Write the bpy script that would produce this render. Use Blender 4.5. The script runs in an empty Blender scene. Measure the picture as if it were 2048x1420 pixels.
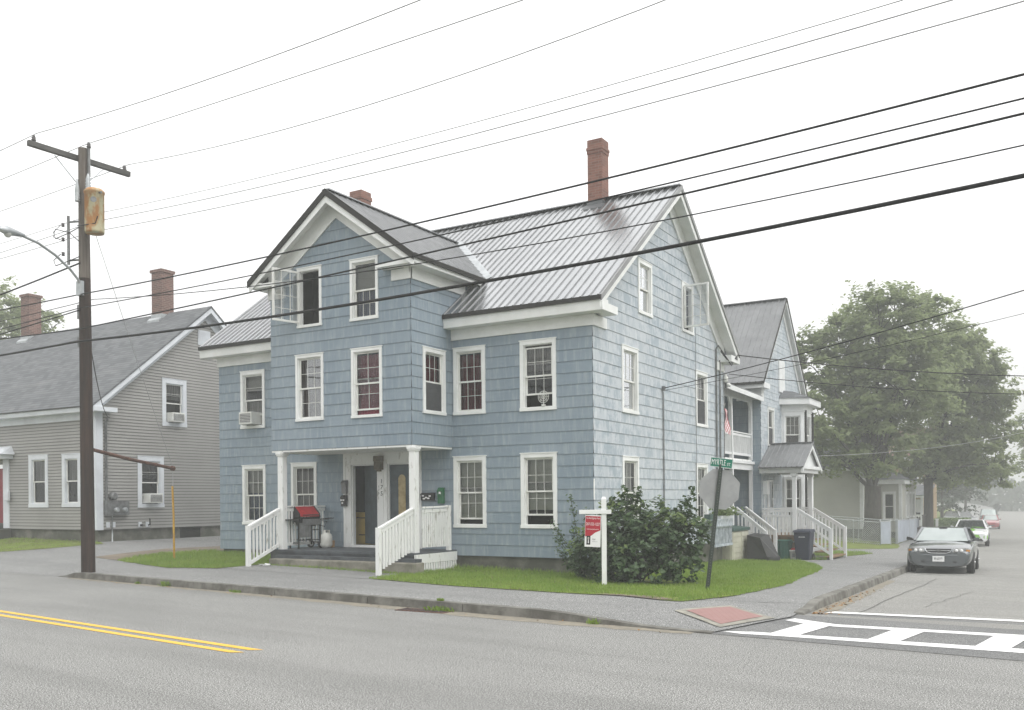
import bpy, math, random
from mathutils import Vector as V, Matrix
from mathutils import noise as mnoise
random.seed(7)
SC = bpy.context.scene
COL = SC.collection
R = math.radians

# ------------------------------------------------------------------ materials
class G:
    """small helper round a node tree"""
    def __init__(s, name):
        s.m = bpy.data.materials.new(name); s.m.use_nodes = True
        s.t = s.m.node_tree; s.n = s.t.nodes; s.l = s.t.links
        s.n.clear(); s.out = s.n.new('ShaderNodeOutputMaterial')
        s.p = s.n.new('ShaderNodeBsdfPrincipled'); s.l.new(s.p.outputs[0], s.out.inputs[0])
        s._pos = None
    def set(s, sock, v):
        if isinstance(v, bpy.types.NodeSocket): s.l.new(v, sock)
        elif isinstance(v, (tuple, list)): sock.default_value = tuple(v) + ((1,) if len(v) == 3 and len(sock.default_value) == 4 else ())
        else: sock.default_value = v
    @property
    def pos(s):
        if s._pos is None: s._pos = s.n.new('ShaderNodeNewGeometry').outputs['Position']
        return s._pos
    def math(s, op, a, b=0.0, c=None):
        n = s.n.new('ShaderNodeMath'); n.operation = op
        s.set(n.inputs[0], a); s.set(n.inputs[1], b)
        if c is not None: s.set(n.inputs[2], c)
        return n.outputs[0]
    def xyz(s, v=None):
        n = s.n.new('ShaderNodeSeparateXYZ'); s.set(n.inputs[0], v if v is not None else s.pos); return n.outputs
    def comb(s, x, y, z):
        n = s.n.new('ShaderNodeCombineXYZ')
        for i, q in enumerate((x, y, z)): s.set(n.inputs[i], q)
        return n.outputs[0]
    def vmul(s, v, k):
        n = s.n.new('ShaderNodeVectorMath'); n.operation = 'MULTIPLY'; s.set(n.inputs[0], v); s.set(n.inputs[1], k); return n.outputs[0]
    def noise(s, scale, v=None, detail=4, rough=.55):
        n = s.n.new('ShaderNodeTexNoise'); s.set(n.inputs['Vector'], v if v is not None else s.pos)
        n.inputs['Scale'].default_value = scale; n.inputs['Detail'].default_value = detail; n.inputs['Roughness'].default_value = rough
        return n.outputs[0]
    def white(s, v):
        n = s.n.new('ShaderNodeTexWhiteNoise'); s.set(n.inputs['Vector'], v); return n.outputs[0]
    def ramp(s, f, a, b):
        n = s.n.new('ShaderNodeMapRange'); n.interpolation_type = 'SMOOTHSTEP'
        s.set(n.inputs[0], f); n.inputs[1].default_value = a; n.inputs[2].default_value = b; return n.outputs[0]
    def mix(s, f, a, b, mode='MIX'):
        n = s.n.new('ShaderNodeMix'); n.data_type = 'RGBA'; n.blend_type = mode
        s.set(n.inputs[0], f); s.set(n.inputs[6], a); s.set(n.inputs[7], b); return n.outputs[2]
    def bump(s, h, st=.3, d=.01):
        n = s.n.new('ShaderNodeBump'); n.inputs['Strength'].default_value = st; n.inputs['Distance'].default_value = d
        s.set(n.inputs['Height'], h); s.l.new(n.outputs[0], s.p.inputs['Normal'])
    def fin(s, col, rough=.7, metal=0, spec=.4):
        s.set(s.p.inputs['Base Color'], col); s.set(s.p.inputs['Roughness'], rough); s.set(s.p.inputs['Metallic'], metal)
        s.p.inputs['Specular IOR Level'].default_value = spec
        return s.m

def pm(name, c, c2=None, scale=4., rough=.6, metal=0., bump=0., bscale=60., spec=.4, stretch=(1, 1, 1), lo=.35, hi=.65):
    g = G(name)
    if c2 is None: c2 = tuple(x * .82 for x in c)
    v = g.vmul(g.pos, stretch)
    f = g.ramp(g.noise(scale, v, 5, .62), lo, hi)
    col = g.mix(f, c, c2)
    if bump: g.bump(g.noise(bscale, v, 3), bump, .01)
    return g.fin(col, rough, metal, spec)

def siding_mat(name, a, b, chalk, amt, course, z0, ln=.78, blot=.5, cover=.54):
    g = G(name); x, y, z = g.xyz()
    u = g.math('ADD', x, y)
    rz = g.math('DIVIDE', g.math('SUBTRACT', z, z0), course)
    row = g.math('FLOOR', rz); fr = g.math('FRACT', rz)
    uo = g.math('ADD', g.math('DIVIDE', u, ln), g.math('MULTIPLY', row, .4731))
    uc = g.math('FLOOR', uo); uf = g.math('FRACT', uo)
    cell = g.white(g.comb(uc, row, 3.1))
    st = g.noise(1, g.comb(g.math('MULTIPLY', u, 9.), g.math('MULTIPLY', z, 1.1), row), 4, .6)
    big = g.noise(.55, None, 4, .6)
    col = g.mix(g.ramp(big, .35, .65), a, b)
    col = g.mix(g.math('MULTIPLY', g.ramp(st, .45, .72), amt), col, chalk)
    pe = g.noise(1, g.comb(g.math('MULTIPLY', u, 3.2), g.math('MULTIPLY', z, 2.2), row), 6, .72)
    col = g.mix(g.math('MULTIPLY', g.ramp(pe, cover, cover + .07), blot), col, chalk)
    col = g.mix(g.math('MULTIPLY', cell, .08), col, tuple(q * .62 for q in a))
    jm = g.math('LESS_THAN', uf, .010)
    lip_shade = g.math('MULTIPLY', g.math('LESS_THAN', fr, .036), .42)  # shadow line along each course edge, painted into the colour
    col = g.mix(g.math('MAXIMUM', g.math('MULTIPLY', jm, .16), lip_shade), col, (.055, .07, .085))
    g.bump(g.math('ADD', g.noise(1, g.comb(g.math('MULTIPLY', u, 90.), g.math('MULTIPLY', z, 3.), 0.), 2), g.noise(5.)), .25, .006)
    return g.fin(col, .62, 0, .35)

def brick_mat(name, c1, c2, mort):
    g = G(name); x, y, z = g.xyz(); u = g.math('ADD', x, y)
    rz = g.math('DIVIDE', z, .075); row = g.math('FLOOR', rz); fr = g.math('FRACT', rz)
    uo = g.math('ADD', g.math('DIVIDE', u, .215), g.math('MULTIPLY', row, .5)); uf = g.math('FRACT', uo)
    cell = g.white(g.comb(g.math('FLOOR', uo), row, 1.))
    col = g.mix(cell, c1, c2)
    m = g.math('MAXIMUM', g.math('LESS_THAN', fr, .14), g.math('LESS_THAN', uf, .05))
    col = g.mix(g.math('MULTIPLY', m, .75), col, mort)
    col = g.mix(g.math('MULTIPLY', g.ramp(g.noise(2.5), .5, .75), .45), col, (.10, .075, .065))
    g.bump(g.math('SUBTRACT', 1., m), .4, .01)
    return g.fin(col, .85, 0, .2)

def asphalt(name, a, b, grain, speck, gs=70.):
    g = G(name)
    col = g.mix(g.ramp(g.noise(.35, None, 5, .6), .35, .68), a, b)
    n1 = g.noise(gs, None, 2, .6)
    col = g.mix(g.math('MULTIPLY', g.ramp(n1, .46, .62), grain), col, tuple(q * .30 for q in a))
    n2 = g.noise(gs * 1.7, g.vmul(g.pos, (1, 1, 1)), 1)
    col = g.mix(g.math('MULTIPLY', g.ramp(n2, .52, .64), speck), col, (.72, .71, .68))
    x, y, z = g.xyz()
    tr = g.noise(1, g.comb(g.math('MULTIPLY', x, .12), g.math('MULTIPLY', g.math('ADD', y, g.math('MULTIPLY', x, .125)), 1.1), 0.), 3)
    col = g.mix(g.math('MULTIPLY', g.ramp(tr, .42, .66), .30), col, tuple(q * .7 for q in a))
    col = g.mix(g.math('MULTIPLY', g.ramp(g.noise(2.2, None, 6, .7), .60, .72), .18), col, tuple(q * .55 for q in a))
    g.bump(n1, .5, .012)
    return g.fin(col, .82, 0, .3)

def leaf_mat(name, c, c2, c3, rough=.5, trans=.25, scale=1.6, spec=.35):
    g = G(name)
    n = g.noise(scale, None, 3)
    info = g.n.new('ShaderNodeAttribute'); info.attribute_name = 'rnd'
    col = g.mix(g.ramp(n, .35, .65), c, c2)
    col = g.mix(g.math('MULTIPLY', info.outputs['Fac'], .75), col, c3)
    g.fin(col, rough, 0, spec)
    if trans:
        tr = g.n.new('ShaderNodeBsdfTranslucent'); g.set(tr.inputs[0], g.mix(.5, col, c3))
        mx = g.n.new('ShaderNodeMixShader'); mx.inputs[0].default_value = trans
        g.l.new(g.p.outputs[0], mx.inputs[1]); g.l.new(tr.outputs[0], mx.inputs[2]); g.l.new(mx.outputs[0], g.out.inputs[0])
    return g.m

def glass_mat(name, tint=.8, refl=1.0):
    g = G(name); g.n.remove(g.p)
    t = g.n.new('ShaderNodeBsdfTransparent'); t.inputs[0].default_value = (tint, tint, tint * .99, 1)
    gl = g.n.new('ShaderNodeBsdfGlossy'); gl.inputs['Roughness'].default_value = .03
    gl.inputs[0].default_value = (.95, .97, 1, 1)
    bn = g.n.new('ShaderNodeBump'); bn.inputs['Strength'].default_value = .12; bn.inputs['Distance'].default_value = .02
    g.set(bn.inputs['Height'], g.noise(2.2, None, 1)); g.l.new(bn.outputs[0], gl.inputs['Normal'])
    fr = g.n.new('ShaderNodeFresnel'); fr.inputs[0].default_value = 1.5
    f = g.math('MULTIPLY', fr.outputs[0], refl)
    mx = g.n.new('ShaderNodeMixShader'); g.set(mx.inputs[0], f)
    g.l.new(t.outputs[0], mx.inputs[1]); g.l.new(gl.outputs[0], mx.inputs[2]); g.l.new(mx.outputs[0], g.out.inputs[0])
    return g.m

def blind_mat(name, c, c2):
    g = G(name); x, y, z = g.xyz()
    f = g.math('FRACT', g.math('DIVIDE', z, .028))
    return g.fin(g.mix(g.ramp(f, .1, .9), c, c2), .7)
def fold_mat(name, c, c2, fx=28.):
    g = G(name); x, y, z = g.xyz(); u = g.math('ADD', x, y)
    n = g.noise(1, g.comb(g.math('MULTIPLY', u, fx), g.math('MULTIPLY', z, .6), 0.), 3)
    return g.fin(g.mix(g.ramp(n, .3, .7), c, c2), .9, 0, .1)

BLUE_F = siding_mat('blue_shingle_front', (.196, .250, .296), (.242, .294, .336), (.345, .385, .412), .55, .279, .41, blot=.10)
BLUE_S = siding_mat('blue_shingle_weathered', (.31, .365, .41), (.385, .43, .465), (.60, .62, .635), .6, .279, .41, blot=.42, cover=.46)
WHITE = pm('white_paint', (.80, .808, .795), (.71, .718, .70), 1.3, .5)
WHITE_OLD = pm('peeling_white_paint', (.76, .765, .75), (.40, .385, .35), 10., .65, stretch=(1, 1, .3), lo=.56, hi=.72)
WHITE_HAZ = pm('white_vinyl', (.74, .75, .75), (.66, .67, .67), 2., .5)
FRAME = pm('window_white', (.74, .745, .72), (.62, .62, .58), 3., .45)
CONC = pm('foundation_concrete', (.185, .18, .155), (.085, .088, .07), 1.6, .9, bump=.4, bscale=18., spec=.2, lo=.3, hi=.62)
CONC_L = pm('step_concrete', (.27, .255, .215), (.15, .145, .115), 2.2, .9, bump=.4, bscale=25., spec=.2)
GRANITE = pm('granite_kerb', (.20, .195, .175), (.105, .10, .088), 2.4, .85, bump=.7, bscale=22., spec=.2)
ROOF_L = pm('bright_steel_roof', (.38, .39, .40), (.33, .34, .35), .9, .24, metal=.92, spec=.5)
SEAM = pm('dark_reflection_seam', (.22, .225, .23), (.16, .165, .17), 3., .5)  # rib sides darkened in colour to imitate dark reflections along the seams
ROOF_D = pm('dark_reflection_roof', (.20, .205, .21), (.16, .165, .17), 1.5, .45, metal=.2, spec=.5)  # same steel as the main roof, its darker reflection put into the colour
EDGE_D = pm('dark_bronze_edge', (.030, .029, .027), (.035, .033, .031), 3., .75, spec=.15)
RAKE_G = pm('grey_steel_trim', (.26, .265, .265), (.2, .2, .2), 2., .4, metal=.3)
DARK = pm('dark_interior', (.018, .018, .018), (.01, .01, .01), 2., .9, spec=.1)
ROOM = pm('dim_room', (.032, .031, .03), (.018, .018, .018), 1.5, .9, spec=.1)
GLASS = glass_mat('window_glass', .78, 1.0)
GLASS_B = glass_mat('bright_window_glass', .8, 5.5)
SCREEN = pm('insect_screen', (.055, .057, .06), (.04, .042, .045), 4., .8)
BLIND = blind_mat('white_blind', (.40, .41, .37), (.24, .25, .22))
BLIND_G = blind_mat('pale_green_blind', (.52, .55, .47), (.34, .37, .31))
LACE = fold_mat('lace_curtain', (.42, .42, .40), (.20, .20, .19))
GREYCUR = fold_mat('grey_sheer', (.30, .29, .28), (.17, .165, .16))
REDCUR = fold_mat('red_curtain', (.20, .015, .03), (.09, .006, .012))
def pink():
    g = G('pink_dotted_curtain')
    v = g.n.new('ShaderNodeTexVoronoi'); g.set(v.inputs['Vector'], g.pos); v.inputs['Scale'].default_value = 11
    f = g.ramp(v.outputs['Distance'], .22, .16)
    base = g.mix(g.noise(3.), (.34, .07, .10), (.22, .035, .06))
    return g.fin(g.mix(g.math('MULTIPLY', f, .5), base, (.6, .42, .42)), .9)
PINK = pink()
BLUECUR = fold_mat('blue_curtain', (.09, .13, .22), (.04, .06, .11))
DECK = pm('grey_deck_paint', (.085, .095, .105), (.05, .055, .06), 3., .55)
DOORBLUE = pm('blue_grey_door', (.075, .098, .112), (.052, .066, .074), 3., .5)
AMBER = pm('amber_door_glass', (.42, .33, .17), (.30, .23, .10), 6., .25)
BRASSBOX = pm('tan_lantern', (.16, .13, .085), (.09, .075, .05), 6., .5)
BLACK = pm('black_enamel', (.010, .010, .010), (.016, .016, .016), 8., .55, spec=.25)
BLACKP = pm('black_plastic', (.022, .022, .024), (.03, .03, .03), 8., .55)
IRON = pm('grey_metal', (.22, .225, .225), (.15, .15, .15), 6., .45, metal=.5)
GALV = pm('galvanised_steel', (.46, .48, .49), (.36, .38, .39), 4., .45, metal=.6)
REDLID = pm('red_enamel', (.42, .016, .022), (.30, .01, .015), 5., .28)
PROPANE = pm('white_enamel', (.62, .62, .58), (.5, .5, .46), 5., .4)
STOVE = pm('harvest_gold_enamel', (.50, .36, .10), (.42, .3, .08), 3., .35)
GREENBOX = pm('green_plastic', (.02, .14, .055), (.015, .1, .04), 5., .45)
BRICK = brick_mat('red_brick', (.245, .115, .085), (.175, .08, .06), (.24, .20, .18))
BRICK_D = brick_mat('old_brick', (.20, .105, .085), (.12, .065, .052), (.34, .31, .28))
LEAD = pm('lead_flashing', (.12, .125, .13), (.08, .085, .09), 3., .5, metal=.3)
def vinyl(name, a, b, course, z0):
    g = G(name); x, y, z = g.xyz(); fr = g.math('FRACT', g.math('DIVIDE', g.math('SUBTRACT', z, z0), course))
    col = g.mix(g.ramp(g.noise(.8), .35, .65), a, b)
    return g.fin(g.mix(g.math('MULTIPLY', g.math('LESS_THAN', fr, .20), .85), col, tuple(q * .2 for q in a)), .6)  # shadow line at every lap bottom is painted into the clapboard colour
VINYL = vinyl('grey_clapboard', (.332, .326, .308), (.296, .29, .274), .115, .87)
WHITEG = pm('cool_white_trim', (.66, .69, .72), (.58, .60, .63), 1.5, .5)
def shingle():
    g = G('asphalt_shingles'); x, y, z = g.xyz()
    rz = g.math('DIVIDE', z, .105); row = g.math('FLOOR', rz); fr = g.math('FRACT', rz)
    uo = g.math('ADD', g.math('DIVIDE', x, .31), g.math('MULTIPLY', row, .37))
    cell = g.white(g.comb(g.math('FLOOR', uo), row, 2.))
    col = g.mix(cell, (.155, .162, .168), (.105, .11, .117))
    col = g.mix(g.math('MULTIPLY', g.ramp(g.noise(1, g.comb(g.math('MULTIPLY', x, .5), g.math('MULTIPLY', z, 3.), 0.)), .5, .75), .5), col, (.2, .205, .205))
    col = g.mix(g.math('MULTIPLY', g.math('LESS_THAN', fr, .16), .55), col, (.04, .042, .045))
    g.bump(g.noise(40.), .4, .01)
    return g.fin(col, .9, 0, .2)
SHINGLE = shingle()
ROAD = asphalt('worn_asphalt', (.165, .166, .158), (.195, .195, .186), .8, .65, 46.)
SIDEROAD = asphalt('pale_asphalt', (.235, .231, .213), (.205, .202, .188), .65, .4, 42.)
NEWPATCH = asphalt('dark_asphalt_patch', (.125, .128, .128), (.155, .157, .155), .6, .3, 60.)
WALK = asphalt('sidewalk_asphalt', (.195, .197, .193), (.16, .162, .16), .75, .5, 42.)
DIRT = pm('bare_dirt', (.20, .165, .12), (.13, .105, .08), 2.2, .95, bump=.4, bscale=30.)
CRACKM = pm('crack_dirt', (.09, .088, .082), (.13, .128, .12), 7., .95)
YELLOW = pm('yellow_road_paint', (.70, .42, .055), (.48, .33, .10), 18., .7, lo=.6, hi=.78)
WLINE = pm('white_road_paint', (.74, .74, .73), (.42, .42, .405), 14., .7, lo=.54, hi=.68)
TACT = None
def tact():
    g = G('red_paver_pad'); x, y, z = g.xyz()
    a = g.math('FRACT', g.math('MULTIPLY', g.math('ADD', x, g.math('MULTIPLY', y, .6)), 9.)); b = g.math('FRACT', g.math('MULTIPLY', g.math('SUBTRACT', y, g.math('MULTIPLY', x, .5)), 9.))
    m = g.math('MAXIMUM', g.math('LESS_THAN', a, .12), g.math('LESS_THAN', b, .12))
    return g.fin(g.mix(g.math('MULTIPLY', m, .4), g.mix(g.noise(6.), (.31, .185, .17), (.25, .15, .138)), (.24, .11, .10)), .9)
TACT = tact()
LAWN = pm('lawn_soil_green', (.15, .20, .04), (.12, .13, .05), 1.6, .95, bump=.6, bscale=50., spec=.1)
EARTH = pm('rough_earth', (.075, .10, .04), (.06, .07, .04), .5, .95, spec=.1)
GRASSM = leaf_mat('grass_blades', (.145, .255, .036), (.205, .305, .052), (.28, .36, .095), .6, .3, .9, .2)
MAPLE = leaf_mat('maple_leaves', (.185, .235, .10), (.225, .28, .125), (.29, .335, .17), .5, .6, .5)  # leaf colours raised so part of the haze's paleness is painted in
MAPLE2 = leaf_mat('haze_paled_maple_leaves', (.19, .24, .10), (.23, .285, .125), (.30, .34, .175), .5, .6, .5)  # lightened like the other maple leaves, with haze in the colour
SPRUCE = leaf_mat('dark_foliage', (.05, .075, .05), (.07, .095, .065), (.09, .115, .08), .7, .3, .7)
BUSHM = leaf_mat('dark_lilac_leaves', (.030, .060, .024), (.048, .090, .034), (.088, .14, .05), .42, .25, 2.6, .4)
BUSHY = leaf_mat('yellow_green_leaves', (.085, .135, .040), (.12, .18, .05), (.17, .22, .065), .5, .3, 2.2, .35)
BARK = pm('maple_bark', (.075, .068, .056), (.04, .036, .03), 5., .95, bump=.7, bscale=18., stretch=(3, 3, .5))
POLE = pm('creosote_pole', (.050, .028, .020), (.022, .014, .011), 3., .85, bump=.5, bscale=30., stretch=(6, 6, .25), lo=.3, hi=.6)
POLE_T = pm('weathered_pole_top', (.15, .128, .11), (.09, .075, .063), 3., .9, bump=.4, bscale=30., stretch=(6, 6, .3))
ARMW = pm('weathered_crossarm', (.10, .095, .09), (.06, .057, .054), 5., .85, stretch=(.5, .5, 2))
INSUL = pm('brown_insulator', (.09, .08, .08), (.06, .055, .055), 6., .3)
def rusty():
    g = G('rusted_transformer_paint')
    f = g.ramp(g.noise(1, g.vmul(g.pos, (3.5, 3.5, 1.8)), 5, .62), .38, .56)
    f2 = g.ramp(g.noise(5., None, 4), .5, .7)
    col = g.mix(f, (.50, .46, .30), (.40, .19, .065)); col = g.mix(g.math('MULTIPLY', f2, .4), col, (.25, .13, .07))
    return g.fin(col, .7)
RUST = rusty()
RUSTY = pm('rusty_steel', (.13, .06, .04), (.07, .035, .028), 8., .85)
YGUARD = pm('yellow_guard', (.52, .31, .035), (.36, .20, .03), 4., .55)
WIRE = pm('black_wire', (.022, .022, .023), (.03, .03, .03), 3., .8, spec=.15)
WIREG = pm('aluminium_wire', (.30, .30, .31), (.36, .36, .36), 3., .5, metal=.2)
SIGNG = pm('sign_green', (.0, .165, .10), (.0, .14, .085), 3., .45)
SIGNW = pm('sign_white', (.80, .80, .80), (.76, .76, .76), 3., .5)
SIGNR = pm('sign_red', (.42, .018, .035), (.38, .015, .03), 3., .45)
ALU = pm('bare_aluminium_sign', (.33, .335, .335), (.27, .275, .275), 2.5, .5, metal=.35)
POSTG = pm('green_channel_post', (.022, .032, .026), (.03, .04, .032), 6., .55)
BEIGE = pm('beige_resin', (.50, .49, .40), (.43, .42, .34), 3., .6)
DKGREEN = pm('dark_green_resin', (.03, .075, .06), (.025, .06, .05), 3., .5)
TEAL = pm('green_bin_plastic', (.045, .16, .12), (.035, .13, .10), 3., .5)
NAVY = pm('navy_bin_plastic', (.014, .020, .040), (.020, .026, .048), 3., .5)
RUBBER = pm('tyre_rubber', (.020, .020, .020), (.032, .032, .032), 8., .85)
PTWOOD = pm('treated_wood', (.22, .14, .07), (.14, .09, .05), 5., .85, stretch=(1, 1, .3))
GREYV = pm('pale_clapboard', (.42, .42, .38), (.38, .38, .345), .7, .65)
MUSTARD = pm('mustard_clapboard', (.34, .24, .13), (.30, .21, .12), .8, .7)
SLATS = pm('grey_privacy_slats', (.40, .44, .50), (.34, .37, .42), 1.5, .6)
HEDGE = leaf_mat('clipped_hedge', (.07, .12, .03), (.10, .16, .04), (.15, .21, .06), .6, .3, 1.)
def paint(name, c, metal=.55, rough=.25):
    g = G(name); g.p.inputs['Coat Weight'].default_value = .8; g.p.inputs['Coat Roughness'].default_value = .05
    return g.fin(g.mix(g.noise(2.), c, tuple(q * .93 for q in c)), rough, metal, .5)
CARGREY = paint('grey_car_paint', (.12, .132, .14)); CARWHITE = paint('white_car_paint', (.80, .81, .82), 0); CARRED = paint('red_car_paint', (.33, .05, .065), .1)
CARDARK = paint('dark_car_paint', (.05, .055, .06), .3); CARGREEN = paint('green_car_wrap', (.16, .42, .03), 0)
CARGLASS = pm('car_glass', (.03, .036, .036), (.022, .027, .027), 1., .04, spec=1.0)
CARSKY = pm('sky_paled_car_glass', (.36, .40, .39), (.28, .32, .31), .8, .06, metal=.6, spec=1.0)  # windscreen glass paled to carry the bright sky reflection in its colour
LAMPGL = pm('headlamp_lens', (.18, .18, .17), (.42, .42, .41), 9., .12, spec=.9)
CHROME = pm('chrome', (.62, .63, .64), (.55, .55, .56), 3., .18, metal=1.)
AMBERL = pm('amber_lens', (.5, .2, .03), (.4, .16, .02), 5., .2)

# ------------------------------------------------------------------ mesh builder
class M:
    def __init__(s): s.v = []; s.f = []; s.mi = []; s.cur = 0; s.smooth = set()
    def add(s, vs, fs, smooth=False):
        o = len(s.v); s.v += [tuple(p) for p in vs]
        for f in fs:
            if smooth: s.smooth.add(len(s.f))
            s.f.append(tuple(o + i for i in f)); s.mi.append(s.cur)
        return s
    def quad(s, a, b, c, d): return s.add((a, b, c, d), ((0, 1, 2, 3),))
    def poly(s, pts): return s.add(pts, (tuple(range(len(pts))),))
    def hexa(s, p):  # 8 corners, bottom ring 0-3 and top ring 4-7
        return s.add(p, ((3, 2, 1, 0), (4, 5, 6, 7), (0, 1, 5, 4), (1, 2, 6, 5), (2, 3, 7, 6), (3, 0, 4, 7)))
    def box(s, x0, x1, y0, y1, z0, z1):
        return s.hexa([(x0, y0, z0), (x1, y0, z0), (x1, y1, z0), (x0, y1, z0), (x0, y0, z1), (x1, y0, z1), (x1, y1, z1), (x0, y1, z1)])
    def obox(s, c, a, b, h):  # centre and three half-axis vectors
        c, a, b, h = V(c), V(a), V(b), V(h)
        return s.hexa([c - a - b - h, c + a - b - h, c + a + b - h, c - a + b - h, c - a - b + h, c + a - b + h, c + a + b + h, c - a + b + h])
    def bar(s, p, q, w, h, up=(0, 0, 1)):
        p, q = V(p), V(q); d = (q - p).normalized(); up = V(up)
        if abs(d.dot(up)) > .98: up = V((0, 1, 0))
        a = d.cross(up).normalized(); b = a.cross(d).normalized()
        return s.obox((p + q) / 2, d * ((q - p).length / 2), a * (w / 2), b * (h / 2))
    def prism(s, poly, off):  # polygon (3d points) pushed by a vector
        off = V(off); n = len(poly); a = [V(p) for p in poly]; b = [p + off for p in a]
        return s.add(a + b, [tuple(range(n))[::-1], tuple(range(n, 2 * n))] + [(i, (i + 1) % n, n + (i + 1) % n, n + i) for i in range(n)])
    def slope(s, p, q, h, off):  # plank with vertical height h along p-q, pushed by off
        p, q = V(p), V(q); dz = V((0, 0, h)); return s.prism([p, q, q - dz, p - dz], off)
    def tube(s, pts, r, n=8, r2=None, cap=True):
        pts = [V(p) for p in pts]; rings = []; k = len(pts)
        rr = r if isinstance(r, (list, tuple)) else [r + ((r2 if r2 is not None else r) - r) * i / max(1, k - 1) for i in range(k)]
        ref = V((0, 0, 1))
        vs = []
        for i, p in enumerate(pts):
            d = (pts[min(i + 1, k - 1)] - pts[max(i - 1, 0)]).normalized()
            rf = ref if abs(d.dot(ref)) < .95 else V((0, 1, 0))
            a = d.cross(rf).normalized(); b = a.cross(d)
            for j in range(n):
                t = 2 * math.pi * j / n; vs.append(p + (a * math.cos(t) + b * math.sin(t)) * rr[i])
        fs = [(i * n + j, i * n + (j + 1) % n, (i + 1) * n + (j + 1) % n, (i + 1) * n + j) for i in range(k - 1) for j in range(n)]
        s.add(vs, fs, True)
        if cap: s.add(vs[:n], (tuple(range(n))[::-1],)); s.add(vs[-n:], (tuple(range(n)),))
        return s
    def lathe(s, c, prof, n=20, ax=(0, 0, 1)):  # profile of (radius, height)
        c = V(c); ax = V(ax).normalized(); a = ax.orthogonal().normalized(); b = ax.cross(a)
        vs = [c + ax * h + (a * math.cos(2 * math.pi * j / n) + b * math.sin(2 * math.pi * j / n)) * r for r, h in prof for j in range(n)]
        k = len(prof)
        s.add(vs, [(i * n + j, i * n + (j + 1) % n, (i + 1) * n + (j + 1) % n, (i + 1) * n + j) for i in range(k - 1) for j in range(n)], True)
        s.add(vs[:n], (tuple(range(n))[::-1],)); s.add(vs[-n:], (tuple(range(n)),))
        return s
    def build(s, name, mats, parent=None, loc=None, subsurf=0, bevel=0., local=False, rnd=False):
        """vertices are in world metres unless local; a top-level mesh takes loc as its origin"""
        off = V((0, 0, 0)) if local else (OFF.get(parent, V((0, 0, 0))) if parent is not None else V(loc or (0, 0, 0)))
        me = bpy.data.meshes.new(name)
        me.from_pydata([(x - off.x, y - off.y, z - off.z) for x, y, z in s.v], [], s.f)
        for m in (mats if isinstance(mats, (list, tuple)) else [mats]): me.materials.append(m)
        if len(me.materials) > 1: me.polygons.foreach_set('material_index', s.mi)
        if s.smooth: me.polygons.foreach_set('use_smooth', [i in s.smooth for i in range(len(s.f))])
        if rnd:
            at = me.attributes.new('rnd', 'FLOAT', 'FACE'); at.data.foreach_set('value', [random.random() ** 1.6 for _ in s.f])
        me.update()
        o = bpy.data.objects.new(name, me); COL.objects.link(o)
        if parent is not None: o.parent = parent; OFF[o] = off
        else: o.location = loc or (0, 0, 0); OFF[o] = off
        if bevel:
            b = o.modifiers.new('bevel', 'BEVEL'); b.width = bevel; b.segments = 2; b.limit_method = 'ANGLE'
        if subsurf:
            b = o.modifiers.new('sub', 'SUBSURF'); b.levels = b.render_levels = subsurf
        return o
OFF = {}
def thing(name, label, cat, loc=(0, 0, 0), group=None):
    o = bpy.data.objects.new(name, None); COL.objects.link(o); o.location = loc; OFF[o] = V(loc)
    o.empty_display_size = .2
    return tag(o, label, cat, group)
def tag(o, label, cat, group=None):
    o['label'] = label; o['category'] = cat
    if group: o['group'] = group
    return o
def struct(o, kind='structure'):
    o['kind'] = kind; return o
def text(s, size, org, right, up, mat, name, parent, depth=.004, sx=1., align='CENTER'):
    cu = bpy.data.curves.new('t', 'FONT'); cu.body = s; cu.size = size; cu.extrude = depth / 2; cu.align_x = align; cu.align_y = 'CENTER'; cu.resolution_u = 3
    to = bpy.data.objects.new('t', cu); COL.objects.link(to)
    dg = bpy.context.evaluated_depsgraph_get(); me = bpy.data.meshes.new_from_object(to.evaluated_get(dg))
    bpy.data.objects.remove(to); me.name = name
    right, up = V(right).normalized(), V(up).normalized(); nrm = right.cross(up); off = OFF.get(parent, V((0, 0, 0)))
    for v in me.vertices: v.co = V(org) - off + right * v.co.x * sx + up * v.co.y + nrm * v.co.z
    me.materials.clear(); me.materials.append(mat)
    o = bpy.data.objects.new(name, me); COL.objects.link(o); o.parent = parent; OFF[o] = off
    return o

# ------------------------------------------------------------------ terrain
YK = lambda x: -7.12 - .118 * x                    # front of the main street's kerb
def sst(a, b, x):
    t = min(1, max(0, (x - a) / (b - a))); return t * t * (3 - 2 * t)
XK = lambda y: 6.1 - .033 * (y + 5) if y < 9 else 5.638 - .042 * (y - 9)      # kerb of the side street
def side_z(y): return -.028 * min(max(0, y + 5), 19) - .0155 * min(max(0, y - 14), 71)
RAMP = [(3.2, -7.5), (5.5, -7.77), (6.02, -6.4), (6.1, -4.4)]
def seg_d(x, y, a, b):
    dx, dy = b[0] - a[0], b[1] - a[1]; t = max(0, min(1, ((x - a[0]) * dx + (y - a[1]) * dy) / (dx * dx + dy * dy)))
    return math.hypot(x - a[0] - t * dx, y - a[1] - t * dy)
def walk_z(x, y):
    back = sst(.3, 6, y - YK(x))
    left = .02 * min(max(0, -x - 4), 22) * back
    w = sst(-9, 2, x)
    d = min(seg_d(x, y, a, b) for a, b in zip(RAMP, RAMP[1:]))
    drop = .112 * (1 - sst(0., 1.7, d)) * sst(2.4, 4.9, x) * sst(-3.2, -5.0, y)
    apron = .126 * sst(-11.3, -12.3, x) * sst(1.6, .3, y - YK(x))
    return .13 + side_z(y) * w + left - drop - apron
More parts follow.
